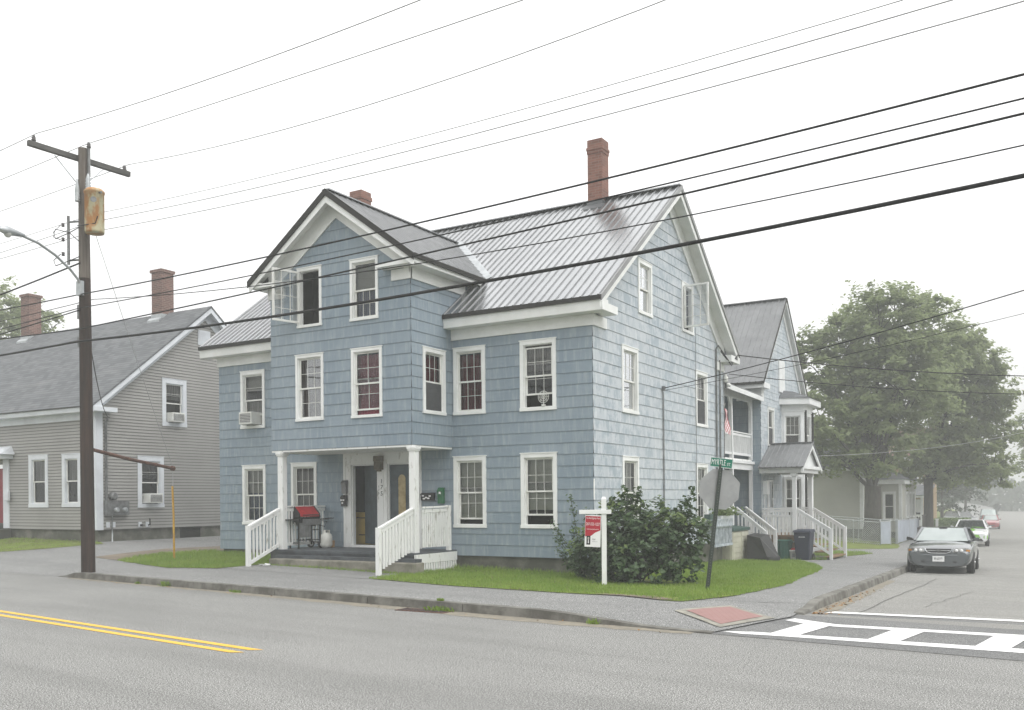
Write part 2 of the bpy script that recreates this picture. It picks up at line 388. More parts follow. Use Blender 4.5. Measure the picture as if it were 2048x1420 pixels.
def sheet(name, pts, zf, mat, step=1.0, parent=None):
    import bmesh
    bm = bmesh.new(); bm.faces.new([bm.verts.new((x, y, 0)) for x, y in pts])
    xs = [p[0] for p in pts]; ys = [p[1] for p in pts]
    for ax, lo, hi in ((0, min(xs), max(xs)), (1, min(ys), max(ys))):
        k = math.ceil(lo / step) * step
        while k < hi:
            co = [0, 0, 0]; no = [0, 0, 0]; co[ax] = k; no[ax] = 1
            bmesh.ops.bisect_plane(bm, geom=bm.verts[:] + bm.edges[:] + bm.faces[:], plane_co=co, plane_no=no)
            k += step if abs(k) < 60 else step * 4
    for v in bm.verts: v.co.z = zf(v.co.x, v.co.y)
    bmesh.ops.recalc_face_normals(bm, faces=bm.faces[:])
    me = bpy.data.meshes.new(name); bm.to_mesh(me); bm.free(); me.materials.append(mat)
    for p in me.polygons: p.use_smooth = True
    o = bpy.data.objects.new(name, me); COL.objects.link(o)
    if parent: o.parent = parent
    OFF[o] = V((0, 0, 0)); return o
def road_z(x, y): return side_z(y)
gb = M()
N = 40
xs = [-380 + 760 * i / N for i in range(N + 1)]; ys = [-380 + 760 * i / N for i in range(N + 1)]
gb.add([(x, y, side_z(y) - .32) for y in ys for x in xs], [(j * (N + 1) + i, j * (N + 1) + i + 1, (j + 1) * (N + 1) + i + 1, (j + 1) * (N + 1) + i) for j in range(N) for i in range(N)])
struct(gb.build('ground', EARTH))
road = struct(sheet('road', [(-150, YK(-150)), (-150, YK(-150) - 9.2), (150, YK(150) - 9.2), (150, YK(150)), (16, YK(16)), (6.5, YK(6.5)), (4.6, YK(4.6) + .02), (4.4, YK(4.4) + .3), (-60, YK(-60) + .3), (-150, YK(-150) + .3)], lambda x, y: 0., ROAD, 3.))
siderd = struct(sheet('side_road', [(5.0, YK(5.0)), (15, YK(15)), (15, 8), (6, 260), (XK(260) - .3, 260), (XK(9) - .12, 9), (5.8, -4.5), (5.0, -5.6)], road_z, SIDEROAD, 2.5))
sheet('crossing_patch', [(4.9, YK(4.9) + .03), (15, YK(15) + .03), (15, -4.35), (6.12, -4.72), (5.7, -4.75), (5.2, -5.6)], lambda x, y: side_z(y) + .005, NEWPATCH, 2., siderd)
def mark(parent, name, pts, mat, z=.009): return sheet(name, pts, lambda x, y: side_z(y) + z, mat, 2., parent)
YL = lambda x: -11.45 - .1308 * x
for d, xe in ((0, 1.0), (.255, .93)):
    mark(road, 'centre_line', [(-120, YL(-120) - d), (-120, YL(-120) - d - .115), (xe - .16, YL(xe - .16) - d - .115), (xe, YL(xe) - d)], YELLOW, .005)
mark(siderd, 'stop_line', [(6.35, -4.38), (6.3, -4.68), (14.5, -4.03), (14.5, -3.75)], WLINE)
cw = [[(5.98, -5.93), (6.06, -5.66), (6.35, -5.84), (6.75, -6.06), (9.1, -6.02), (14.8, -5.98), (14.8, -6.24), (9.1, -6.27), (6.75, -6.30), (6.3, -6.17)],
      [(5.5, -7.47), (5.9, -7.33), (9.1, -7.28), (14.8, -7.28), (14.8, -7.66), (9.1, -7.60), (6.3, -7.56), (5.8, -7.58)]]
for p in cw: mark(siderd, 'crosswalk_line', p, WLINE, .009)
for k in range(6):
    x = 6.28 + 1.235 * k; yt = -6.18
    mark(siderd, 'crosswalk_bar', [(x + .04, yt), (x + .44, yt), (x + .24, -7.42), (x - .14, -7.42)], WLINE, .0135)
def crack(parent, pts, w=.018):
    m = M()
    for a, b in zip(pts, pts[1:]):
        dx, dy = b[0] - a[0], b[1] - a[1]; L = math.hypot(dx, dy); nx, ny = -dy / L * w / 2, dx / L * w / 2
        q = [(a[0] - nx, a[1] - ny), (b[0] - nx, b[1] - ny), (b[0] + nx, b[1] + ny), (a[0] + nx, a[1] + ny)]
        m.poly([(x, y, (walk_z(x, y) if parent.name == 'sidewalk' else side_z(y)) + .007) for x, y in q])
    m.build('crack', CRACKM, parent)
def wig(a, b, n, amp):
    return [(a[0] + (b[0] - a[0]) * i / n + random.uniform(-amp, amp), a[1] + (b[1] - a[1]) * i / n + random.uniform(-amp, amp)) for i in range(n + 1)]
crack(siderd, wig((6.75, -4.4), (6.75, 6.5), 14, .035), .022)
crack(siderd, wig((7.5, -2.6), (7.9, 1.8), 9, .08), .014)
crack(siderd, wig((6.0, 8.55), (9.5, 8.4), 8, .03), .05)
crack(siderd, wig((7.0, 1.2), (9.3, 1.3), 8, .05), .012)
crack(road, wig((-3.2, -8.7), (-6.2, -8.1), 10, .03), .007)
crack(road, wig((-1.2, -10.6), (1.2, -11.0), 10, .03), .006)
# pavement sheets
SW = [(-90, YK(-90) - .02), (-12.27, YK(-12.27) - .02), (-12.22, YK(-12.2) + .15), (2.4, YK(2.4) + .15), (5.45, YK(5.45) + .12), (5.98, -5.5), (5.93, -4.9), (XK(9) - .13, 9), (XK(260) - .13, 260), (-14, 260), (-14, 40), (-90, 40)]
swalk = struct(sheet('sidewalk', SW, walk_z, WALK, .4))
crack(swalk, wig((3.8, -5.2), (5.6, -4.1), 10, .03), .02)
crack(swalk, wig((-3.2, -5.1), (-3.0, -6.5), 6, .02), .012)
crack(swalk, wig((4.7, -2.), (5.7, -2.2), 6, .03), .014)
L1 = [(-3.75, -2.75), (-3.55, -3.95), (-2.2, -4.28), (-.95, -4.56), (.6, -4.75), (1.99, -4.93), (3.0, -4.9), (3.75, -5.28), (4.15, -5.3), (4.42, -4.5), (4.56, -3.2), (4.58, -1.8), (4.5, .2), (4.25, 2.3), (3.95, 5.0), (3.7, 7.0), (2.9, 9.8), (2.3, 11.2), (1.8, 12.3), (.8, 12.6), (-.3, 12.5), (-.3, 9.95), (-.05, 9.9), (-.05, -.02), (-3.8, -.02)]
L2 = [(-13.5, -2.95), (-11.8, -3.5), (-10.2, -3.95), (-8.75, -3.55), (-8.5, -2.45), (-8.6, 0), (-12.7, 0), (-13.1, .25), (-14.0, -1.2)]
L3 = [(-60, 1.2), (-60, -1.2), (-32, -1.6), (-20.8, -2.25), (-19.6, -1.2), (-18.9, .4), (-19.9, 1.0)]
L4 = [(2.35, 16.8), (2.5, 17.5), (2.75, 18.6), (2.95, 19.8), (2.4, 21.2), (1.0, 21.6), (.9, 17.0)]
L4b = [(1.5, 13.6), (2.35, 13.9), (2.4, 14.12), (.4, 14.12), (.3, 13.5)]
L5 = [(.0, 24.5), (1.0, 24), (2.3, 25), (3.0, 26.2), (2.7, 29), (2.2, 32), (1.9, 36), (1.2, 54), (-2.4, 140), (-30, 140), (-30, 26.5), (-6, 26.5)]
def rough(P, st=.22, amp=.075):
    out = []
    for a, b in zip(P, P[1:] + P[:1]):
        L = math.hypot(b[0] - a[0], b[1] - a[1]); n = max(1, int(L / st)) if L < 12 else 1
        for i in range(n):
            x, y = a[0] + (b[0] - a[0]) * i / n, a[1] + (b[1] - a[1]) * i / n
            if abs(y) > .05 and n > 1: x += amp * mnoise.noise((x * 2.3, y * 2.3, 4)); y += amp * mnoise.noise((x * 2.3, y * 2.3, 9)) 
            out.append((x, y))
    return out
L1, L2, L3, L4, L4b = (rough(P) for P in (L1, L2, L3, L4, L4b))
lawn_z = lambda x, y: walk_z(x, y) + .011
lawn = struct(sheet('lawn', L1, lawn_z, LAWN, .6))
for P in (L2, L3, L4, L4b, L5): struct(sheet('lawn', P, lawn_z, LAWN, 1.0))
struct(sheet('dirt_path', [(-15.3, -2.5), (-13.45, -2.98), (-13.9, -1.2), (-13.0, .3), (-13.4, 3.0), (-14.6, 2.5), (-15.2, 0)], lambda x, y: walk_z(x, y) + .011, DIRT, .8))
struct(sheet('bare_soil', [(2.3, -4.88), (2.9, -4.93), (3.7, -5.26), (3.95, -5.2), (3.7, -4.95), (3.2, -4.72), (2.5, -4.7)], lambda x, y: walk_z(x, y) + .017, DIRT, .5))
struct(sheet('patio_walk', [(-3.6, -3.95), (-8.7, -3.5), (-8.6, -2.3), (-3.7, -2.3)], lambda x, y: walk_z(x, y) + .006, WALK, .6))
# kerbs: granite blocks with open joints
kb = M(); x = -12.2
while x < 5.4:
    L = random.uniform(1.9, 2.6); x1 = min(x + L, 5.45); seg = 5
    for i in range(seg):
        a = x + .008 + (x1 - x - .016) * i / seg; b = x + .008 + (x1 - x - .016) * (i + 1) / seg
        hs = []
        for q in (a, b):
            h = max(.012, walk_z(q, YK(q) + .17)) * (.25 + .75 * sst(-12.2, -11.2, q)) + .012 * (1 - sst(2.6, 5, q)) + .004 * mnoise.noise((q * 3, 1, 2)); hs.append(max(h, .012))
        w = lambda q: .012 * mnoise.noise((q * 2, 5, 2))
        kb.hexa([(a, YK(a) + w(a), -.06), (b, YK(b) + w(b), -.06), (b, YK(b) + .16, -.06), (a, YK(a) + .16, -.06),
                 (a, YK(a) + .018 + w(a), hs[0]), (b, YK(b) + .018 + w(b), hs[1]), (b, YK(b) + .16, hs[1] + .003), (a, YK(a) + .16, hs[0] + .003)])
    x = x1
struct(kb.build('kerb', GRANITE))
kb = M(); y = -5.12
while y < 120:
    L = random.uniform(1.8, 2.5) if y < 30 else 12.; y1 = y + L
    for i in range(4):
        a = y + .01 + (L - .02) * i / 4; b = y + .01 + (L - .02) * (i + 1) / 4
        X = lambda q: XK(q) + .02 * mnoise.noise((q * 1.3, 2, 2))
        H = lambda q: max(side_z(q) + .02, walk_z(XK(q) - .2, q)) + .02 + .018 * mnoise.noise((q * 2.2, 9, 2))
        kb.hexa([(X(a), a, side_z(a) - .06), (X(b), b, side_z(b) - .06), (X(b) - .19, b, side_z(b) - .06), (X(a) - .19, a, side_z(a) - .06),
                 (X(a) - .035, a, H(a)), (X(b) - .035, b, H(b)), (X(b) - .19, b, H(b) + .012), (X(a) - .19, a, H(a) + .012)])
    y = y1
struct(kb.build('side_kerb', GRANITE, bevel=.02))
# ramp pad with red pavers
def pad(name, pts, mat, z): return sheet(name, pts, lambda x, y: walk_z(x, y) + z, mat, .25, swalk)
pad('paver_border', [(4.42, -6.42), (4.95, -5.28), (5.83, -5.92), (5.42, -7.28)], pm('pale_concrete', (.30, .288, .245), (.21, .20, .17), 6., .9), .012)
pad('paver_pad', [(4.60, -6.38), (4.99, -5.46), (5.66, -5.95), (5.36, -7.05)], TACT, .018)
sand = pm('gutter_sand_colour', (.25, .225, .175), (.185, .17, .14), 6., .95, bump=.3, bscale=60.)
SL = rough([(-11.5, YK(-11.5) - .16), (-6, YK(-6) - .22), (-2, YK(-2) - .30), (1.5, YK(1.5) - .42), (3.5, YK(3.5) - .34), (5.2, YK(5.2) - .16), (5.2, YK(5.2) + .05), (-11.5, YK(-11.5) + .05)], .3, .10)
sheet('gutter_sand', SL, lambda x, y: .004, sand, 1., road)
SL = rough([(6.12, -4.6), (6.34, -4.2), (6.30, -2.5), (6.15, 1), (5.95, 5), (5.75, 5.0), (5.98, 0), (6.05, -4.4)], .3, .08)
sheet('gutter_sand', SL, lambda x, y: side_z(y) + .005, sand, .6, siderd)
# storm drain in the gutter
dr = M(); dr.box(-.1, .9, YK(.5) - .36, YK(.5) - .03, .003, .011); dr.cur = 1
for i in range(11): dr.box(-.06 + i * .085, -.02 + i * .085, YK(.5) - .33, YK(.5) - .07, .011, .015)
tag(dr.build('storm_drain', [RUSTY, BLACKP], loc=(.5, YK(.5) - .3, 0)), 'rusty storm drain grate set in the gutter below the granite kerb', 'drain')

# ------------------------------------------------------------------ walls and windows
def wall_pt(org, ud, nd, u, z, out): return (org[0] + ud[0] * u + nd[0] * out, org[1] + ud[1] * u + nd[1] * out, z)
def lap_wall(name, parent, mat, org, ud, nd, umin, umax, z0, z1, course, ops=(), proud=.012, zbase=None):
    """lapped courses with real openings; umin and umax may be functions of z"""
    m = M(); fmin = umin if callable(umin) else (lambda z: umin); fmax = umax if callable(umax) else (lambda z: umax)
    zb = z0 if zbase is None else zbase
    k = 0
    while zb + k * course < z1 - 1e-4:
        a, b = max(z0, zb + k * course), min(z1, zb + (k + 1) * course)
        cuts = sorted({a, b} | {z for o in ops for z in (o[2], o[3]) if a < z < b})
        for j, (c, d) in enumerate(zip(cuts, cuts[1:])):
            mid = (c + d) / 2; act = sorted([(o[0], o[1]) for o in ops if o[2] < mid < o[3]])
            segs = []; cur = None
            for o in act:
                segs.append((cur, o[0])); cur = o[1]
            segs.append((cur, None))
            oc = proud * (1 - (c - zb - k * course) / course) + .001; od = proud * (1 - (d - zb - k * course) / course) + .001
            for l, r in segs:
                l0, l1 = (fmin(c), fmin(d)) if l is None else (l, l)
                r0, r1 = (fmax(c), fmax(d)) if r is None else (r, r)
                if r0 - l0 < .002 and r1 - l1 < .002: continue
                r0 = max(r0, l0); r1 = max(r1, l1)
                P = lambda u, z, o_: wall_pt(org, ud, nd, u, z, o_)
                m.quad(P(l0, c, oc), P(r0, c, oc), P(r1, d, od), P(l1, d, od))
                if j == 0: m.quad(P(l0, c, 0), P(r0, c, 0), P(r0, c, oc), P(l0, c, oc))
        k += 1
    return m.build(name, mat, parent)
def window(parent, org, ud, nd, u0, u1, z0, z1, ct=.10, upper=None, lower=None, grid=(3, 2), lgrid=None, raised=0., split=.5, glass=GLASS, trim=WHITE, frame=FRAME, mullion=.011, sill=True, ac=False, casement=False, top_gap=0., screen=False):
    """casing > sash, pane, blind; real opening with a dark room behind"""
    P = lambda u, z, o: V(wall_pt(org, ud, nd, u, z, o))
    def bx(m, a, b, c, d, o0, o1):
        q = [P(a, c, o0), P(b, c, o0), P(b, c, o1), P(a, c, o1), P(a, d, o0), P(b, d, o0), P(b, d, o1), P(a, d, o1)]; m.hexa(q)
    m = M()
    bx(m, u0, u0 + ct, z0 + ct * .8, z1, -.02, .034); bx(m, u1 - ct, u1, z0 + ct * .8, z1, -.02, .034)
    bx(m, u0 + ct, u1 - ct, z1 - ct, z1, -.02, .031); bx(m, u0 - .02, u1 + .02, z1, z1 + .022, 0, .045)
    bx(m, u0 + ct, u1 - ct, z0 + ct * .8 - .02, z0 + ct * .8 + .012, -.10, .02)
    bx(m, u0 - .01, u1 + .01, z0, z0 + ct * .8, -.02, .045 if sill else .034)
    for uu in (u0 + ct, u1 - ct - .02): bx(m, uu, uu + .02, z0 + ct * .8 + .012, z1 - ct, -.10, -.001)
    bx(m, u0 + ct + .02, u1 - ct - .02, z1 - ct - .02, z1 - ct, -.10, -.001)
    w = m.build('window', trim, parent)
    a, b, c, d = u0 + ct + .02, u1 - ct - .02, z0 + ct * .8 + .012, z1 - ct - .02
    mid = c + (d - c) * split
    def sash(a, b, c, d, o, grid, gl=None, fw=.042):
        s = M(); bx(s, a, a + fw, c, d, o - .03, o); bx(s, b - fw, b, c, d, o - .03, o); bx(s, a + fw, b - fw, c, c + fw, o - .03, o - .001); bx(s, a + fw, b - fw, d - fw * .8, d, o - .03, o - .001)
        if grid:
            for i in range(1, grid[0]):
                uu = a + fw + (b - a - 2 * fw) * i / grid[0]; bx(s, uu - mullion / 2, uu + mullion / 2, c + fw, d - fw * .8, o - .022, o - .006)
            for i in range(1, grid[1]):
                zz = c + fw + (d - c - 1.8 * fw) * i / grid[1]; bx(s, a + fw, b - fw, zz - mullion / 2, zz + mullion / 2, o - .021, o - .007)
        s.build('sash', frame, w)
        g = M(); g.quad(P(a + fw, c + fw, o - .014), P(b - fw, c + fw, o - .014), P(b - fw, d - fw * .8, o - .014), P(a + fw, d - fw * .8, o - .014)); g.build('pane', gl or glass, w)
    if not casement:
        sash(a, b, mid - .02, d - top_gap, -.035, grid)
        lo = c + (.30 if ac else raised)
        sash(a, b, lo, lo + (mid + .02 - c), -.07, lgrid)
        if screen:
            g = M(); g.quad(P(a, c, -.028), P(b, c, -.028), P(b, mid - .02, -.028), P(a, mid - .02, -.028)); g.build('screen', SCREEN, w)
    rm = M()
    q = [(a - .3, c - .3), (b + .3, c - .3), (b + .3, d + .25), (a - .3, d + .25)]
    f = [P(u, z, -.125) for u, z in q]; k = [P(u, z, -.8) for u, z in q]
    rm.add(f + k, ((4, 5, 6, 7), (0, 1, 5, 4), (1, 2, 6, 5), (2, 3, 7, 6), (3, 0, 4, 7)))
    # ring that closes the gap between opening and room
    i_ = [(a, c), (b, c), (b, d), (a, d)]; g_ = [P(u, z, -.11) for u, z in i_]
    rm.add(f + g_, ((0, 1, 5, 4), (1, 2, 6, 5), (2, 3, 7, 6), (3, 0, 4, 7)))
    rm.build('room_recess', ROOM, w)
    def cloth(mt, zc, zd, wavy, o=-.15):
        s = M(); n = 26
        pts = [(a - .03 + (b - a + .06) * i / n, o + (.018 * math.sin(i * 2.1 + u0) if wavy else 0)) for i in range(n + 1)]
        for p, q2 in zip(pts, pts[1:]): s.quad(P(p[0], zc, p[1]), P(q2[0], zc, q2[1]), P(q2[0], zd, q2[1]), P(p[0], zd, p[1]))
        s.build('curtain' if wavy else 'blind', mt, w)
    if upper: cloth(upper[0], d - (d - c) * upper[1], d + .02, upper[0] not in (BLIND, BLIND_G))
    if lower: cloth(lower[0], c - .02, c + (d - c) * lower[1], lower[0] not in (BLIND, BLIND_G), -.17)
    return w
def op(u0, u1, z0, z1, ct=.10): return (u0 + ct * .6, u1 - ct * .6, z0 + ct * .5, z1 - ct * .6)
FX, FN = (1, 0), (0, -1)      # front walls: u runs along x
SX, SN = (0, 1), (1, 0)       # right-hand gable walls: u runs along y

# ------------------------------------------------------------------ the blue corner house
H = thing('blue_house', 'pale blue shingled corner house with bright metal roof and front gable over its porch', 'house', (-6.3, 4.95, .1))
XL, YB = -12.65, 9.9
SL = .756                                         # main roof pitch
rz = lambda y: 6.56 + SL * (y + .42)              # top of the front slope
# openings: outer casing u0,u1,z0,z1
gf = [(-3.99, -3.0, 1.13, 2.95), (-1.98, -.97, 1.13, 2.97), (-11.66, -10.70, 1.16, 2.92), (-9.68, -8.70, 1.16, 2.94)]
uf = [(-3.97, -3.0, 4.03, 5.75), (-1.98, -.97, 4.02, 5.75), (-11.71, -10.71, 4.03, 5.74)]
dA, dB = (-7.42, -6.49, .62, 2.84), (-6.15, -5.27, .62, 2.84)
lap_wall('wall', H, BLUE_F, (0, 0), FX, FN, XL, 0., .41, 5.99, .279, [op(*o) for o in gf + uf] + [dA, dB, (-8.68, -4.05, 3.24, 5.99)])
sd = [(1.65, 2.70, 1.1, 2.91), (1.66, 2.71, 4.03, 5.73), (7.17, 8.24, 4.03, 5.72), (7.16, 8.21, 1.1, 2.88), (2.76, 3.72, 6.73, 8.16), (6.03, 7.02, 6.74, 8.19)]
gmin = lambda z: max(0., (z - 6.47) / SL - .42); gmax = lambda z: YB - gmin(z)
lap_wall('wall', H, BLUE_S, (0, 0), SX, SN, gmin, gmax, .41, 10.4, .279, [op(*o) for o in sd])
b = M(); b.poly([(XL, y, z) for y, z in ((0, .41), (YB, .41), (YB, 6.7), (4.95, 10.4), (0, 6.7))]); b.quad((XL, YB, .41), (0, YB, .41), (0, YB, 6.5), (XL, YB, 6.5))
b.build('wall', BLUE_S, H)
fb = M(); fb.box(XL + .06, -.06, .06, YB - .06, -.6, .409); fb.build('foundation', CONC, H)
# bay over the porch
BX0, BX1, BY = -8.70, -4.03, -1.75
bgmin = lambda z: max(BX0, -6.365 - (9.60 - z) / .724); bgmax = lambda z: min(BX1, -6.365 + (9.60 - z) / .724)
bw = [(-7.72, -6.88, 6.39, 7.94), (-5.92, -5.02, 6.38, 7.92), (-7.80, -6.84, 3.94, 5.67), (-5.90, -4.92, 3.93, 5.67)]
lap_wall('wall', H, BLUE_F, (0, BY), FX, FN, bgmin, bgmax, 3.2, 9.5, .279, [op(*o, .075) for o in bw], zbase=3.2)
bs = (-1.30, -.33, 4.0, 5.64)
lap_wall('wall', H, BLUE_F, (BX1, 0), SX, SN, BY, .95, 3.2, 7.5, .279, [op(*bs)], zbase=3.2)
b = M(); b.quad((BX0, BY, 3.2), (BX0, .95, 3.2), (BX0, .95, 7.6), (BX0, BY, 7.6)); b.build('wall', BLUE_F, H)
b = M(); b.box(BX0, BX1, BY, -.02, 3.15, 3.197); b.build('porch_ceiling', WHITE_OLD, H)
# windows
W = lambda o, **k: window(H, (0, 0), FX, FN, *o, **k)
W(gf[0], upper=(BLIND_G, .93), lgrid=(3, 2), raised=.12); W(gf[1], upper=(BLIND_G, .78), lgrid=(3, 2), raised=.22)
W(gf[2], upper=(BLIND, .45), lower=(BLUECUR, .98), lgrid=(3, 2)); W(gf[3], upper=(GREYCUR, 1.0), lower=None, lgrid=(3, 2))
W(uf[0], lower=(REDCUR, .97), lgrid=(3, 2)); W(uf[1], upper=(LACE, .42), lgrid=(3, 2), raised=.3, top_gap=.05); W(uf[2], upper=(BLIND, .3), lower=(LACE, .5), grid=(1, 2), ac=True)
BWn = lambda o, **k: window(H, (0, BY), FX, FN, *o, ct=.075, **k)
BWn(bw[0], casement=True, upper=None); BWn(bw[1], upper=(BLIND, .5), lower=(BLUECUR, .5), grid=None, lgrid=(3, 2))
BWn(bw[2], upper=(GREYCUR, .5), lower=(GREYCUR, .5), lgrid=(3, 2), glass=GLASS_B); BWn(bw[3], lower=(PINK, .97), grid=(2, 2), lgrid=(2, 2), raised=.12)
window(H, (BX1, 0), SX, SN, *bs, lower=(REDCUR, .98), lgrid=None, screen=True)
Sd = lambda o, **k: window(H, (0, 0), SX, SN, *o, **k)
Sd(sd[0], upper=(BLIND, .55), lgrid=(3, 2), raised=.05); Sd(sd[1], upper=(LACE, .9), lgrid=None, glass=GLASS_B, mullion=.012)
Sd(sd[2], upper=(LACE, .5), screen=True); Sd(sd[3], upper=(BLIND, .5), lgrid=(3, 2))
Sd(sd[4], lower=(LACE, .55), glass=GLASS_B); Sd(sd[5], casement=True)
# two opened casement leaves
def leaf(hinge, d, wd, z0, z1):
    a = V((hinge[0], hinge[1], 0)); d = V((d[0], d[1], 0)).normalized(); nn = V((-d.y, d.x, 0)); m = M()
    up = V((0, 0, 1)); f = .055
    def st(u0, u1, c, e): m.obox(a + d * (u0 + u1) / 2 + up * (c + e) / 2, d * ((u1 - u0) / 2), nn * .022, up * ((e - c) / 2))
    st(0, f, z0, z1); st(wd - f, wd, z0, z1); st(f, wd - f, z0, z0 + f); st(f, wd - f, z1 - f, z1)
    for i in (1, 2): st(wd * i / 3 - .006, wd * i / 3 + .006, z0 + f, z1 - f)
    for i in (1, 2, 3): 
        zz = z0 + (z1 - z0) * i / 4; m.obox(a + d * wd / 2 + up * zz, d * (wd / 2 - f), nn * .012, up * .006)
    o = m.build('casement_leaf', FRAME, H)
    g = M(); p = lambda u, z: a + d * u + up * z
    g.quad(p(f, z0 + f), p(wd - f, z0 + f), p(wd - f, z1 - f), p(f, z1 - f)); g.build('pane', GLASS_B, o)
leaf((-7.63, BY - .05), (-.28, -1), .78, 6.50, 7.86); leaf((.05, 6.14), (1, -.06), .76, 6.84, 8.09)
# trim
t = M(); t.box(XL - .04, BX0, -.045, 0, 5.965, 6.228); t.build('frieze', WHITE, H)
t = M(); t.box(BX1, .05, -.045, 0, 5.965, 6.228)
t.box(0, .048, 0, .74, 5.965, 6.225); t.box(0, .048, YB - .74, YB, 5.965, 6.225)
for y0, s in ((0., 1), (YB, -1)):                              # rake friezes on the street gable
    t.slope((.014, y0, 6.47 + SL * .42), (.014, 4.95, 6.47 + SL * 5.37), .52, (.036, 0, 0))
t.build('frieze', WHITE, H)
for x0, x1 in ((XL - .42, BX0 - .0), (BX1, .42)):
    t = M(); t.hexa([(x0, -.37, 6.232), (x1, -.37, 6.232), (x1, 0, 6.232), (x0, 0, 6.232), (x0, -.40, 6.50), (x1, -.40, 6.50), (x1, 0, 6.50), (x0, 0, 6.50)])   # eave box
    if x1 < 0: t.build('cornice', WHITE, H)
t.hexa([(.42, -.37, 6.234), (.44, -.37, 6.234), (.44, .5, 6.234), (.0, .5, 6.234), (.0, -.38, 6.42), (.44, -.38, 6.42), (.44, .5, 6.42), (.0, .5, 6.42)])
t.hexa([(0, YB - .5, 6.234), (.44, YB - .5, 6.234), (.44, YB + .4, 6.234), (0, YB + .4, 6.234), (0, YB - .5, 6.46), (.44, YB - .5, 6.44), (.44, YB + .4, 6.44), (0, YB + .4, 6.46)])
for s in (0, 1):
    f = (lambda y: y) if not s else (lambda y: YB - y)
    t.slope((.385, f(-.41), 6.50), (.385, f(4.95), 6.50 + SL * 5.36), .23, (.03, 0, 0))
    t.prism([(.05, f(-.36), 6.44 + SL * .06), (.385, f(-.36), 6.44 + SL * .06), (.385, f(4.95), 6.44 + SL * 5.37), (.05, f(4.95), 6.44 + SL * 5.37)], (0, 0, .02))
t.build('cornice', WHITE, H)
def ribs(m, segs, w=.066, h=.028):
    for p, q, nrm in segs:
        p, q, nrm = V(p), V(q), V(nrm).normalized(); a = (q - p).normalized().cross(nrm) * (w / 2); b = a * .45; u = nrm * h
        m.add([p - a, p + a, p + b + u, p - b + u, q - a, q + a, q + b + u, q - b + u], ((3, 2, 6, 7), (0, 1, 2, 3)))
        c = m.cur; m.cur = 1; m.add([p - a, p + a, p + b + u, p - b + u, q - a, q + a, q + b + u, q - b + u], ((0, 3, 7, 4), (2, 1, 5, 6))); m.cur = c
def slab(m, pts, th=.05):
    a, b, c = (V(p) for p in pts[:3]); n = (b - a).cross(c - a).normalized()
    if n.z < 0: n = -n
    m.prism(pts, -n * th); return n
RX0, RX1 = XL - .42, .43
r = M(); n = slab(r, [(RX0, -.42, rz(-.42)), (RX1, -.42, rz(-.42)), (RX1, 4.95, rz(4.95)), (RX0, 4.95, rz(4.95))])
sg = []
k = 0; x = RX1 - .07
while x > RX0 + .05:
    sg.append(((x, -.425, rz(-.425)), (x, 4.93, rz(4.93)), n)); x -= .229
ribs(r, sg)
n2 = slab(r, [(RX0, YB + .42, rz(-.42)), (RX0, 4.95, rz(4.95)), (RX1, 4.95, rz(4.95)), (RX1, YB + .42, rz(-.42))])
r.bar((RX0, 4.95, rz(4.95) + .012), (RX1, 4.95, rz(4.95) + .012), .26, .03)
roof = r.build('roof', [ROOF_L, SEAM], H)
r = M(); BR = 9.69; bz = lambda dx: BR - .724 * dx       # bay roof: height at distance dx from its ridge
RXC, EW, BF = -6.365, 2.73, BY - .42
yb_r = (BR - 6.56) / SL - .42; yb_e = (bz(EW) - 6.56) / SL - .42
for s in (1, -1):
    pts = [(RXC + s * EW, BF, bz(EW)), (RXC + s * EW, yb_e, bz(EW)), (RXC, yb_r, BR), (RXC, BF, BR)]
    n = slab(r, pts if s > 0 else pts[::-1]); sg = []; y = BF + .05
    while y < yb_r - .1:
        if y < yb_e: lo = (RXC + s * (EW + .005), y, bz(EW + .005))
        else:
            f = (y - yb_e) / (yb_r - yb_e); lo = (RXC + s * EW * (1 - f), y, bz(EW * (1 - f)))
        sg.append((lo, (RXC + s * .06, y, bz(.06)), n)); y += .229
    ribs(r, sg)
r.bar((RXC, BF, BR + .012), (RXC, yb_r, BR + .012), .24, .03)
r.build('roof', [ROOF_L, SEAM], H)
v = M()
for s in (1, -1):
    a, b2 = V((RXC + s * EW, yb_e, bz(EW) + .03)), V((RXC, yb_r, BR + .03)); v.bar(a + V((s * .06, -.03, 0)), b2 + V((s * .06, 0, 0)), .24, .012, (0, -.6, .8))
v.build('valley_flashing', GALV, H)
e = M()
for x0, x1 in ((RX0, BX0), (BX1, RX1)): e.box(x0, x1, -.445, -.405, 6.46, 6.565)
for s in (1, -1):
    e.slope((RXC + s * (EW + .02), BF - .03, bz(EW) + .0), (RXC, BF - .03, BR + .03), .17, (0, .035, 0))
    e.box(min(RXC + s * EW, RXC + s * (EW + .035)), max(RXC + s * EW, RXC + s * (EW + .035)), BF, yb_e, bz(EW) - .10, bz(EW) + .005)
e.build('drip_edge', EDGE_D, H)
e = M()
for f in ((lambda y: y), (lambda y: YB - y)):
    e.slope((.415, f(-.43), 6.57), (.415, f(4.95), 6.57 + SL * 5.38), .14, (.04, 0, 0))
e.build('rake_trim', RAKE_G, H)
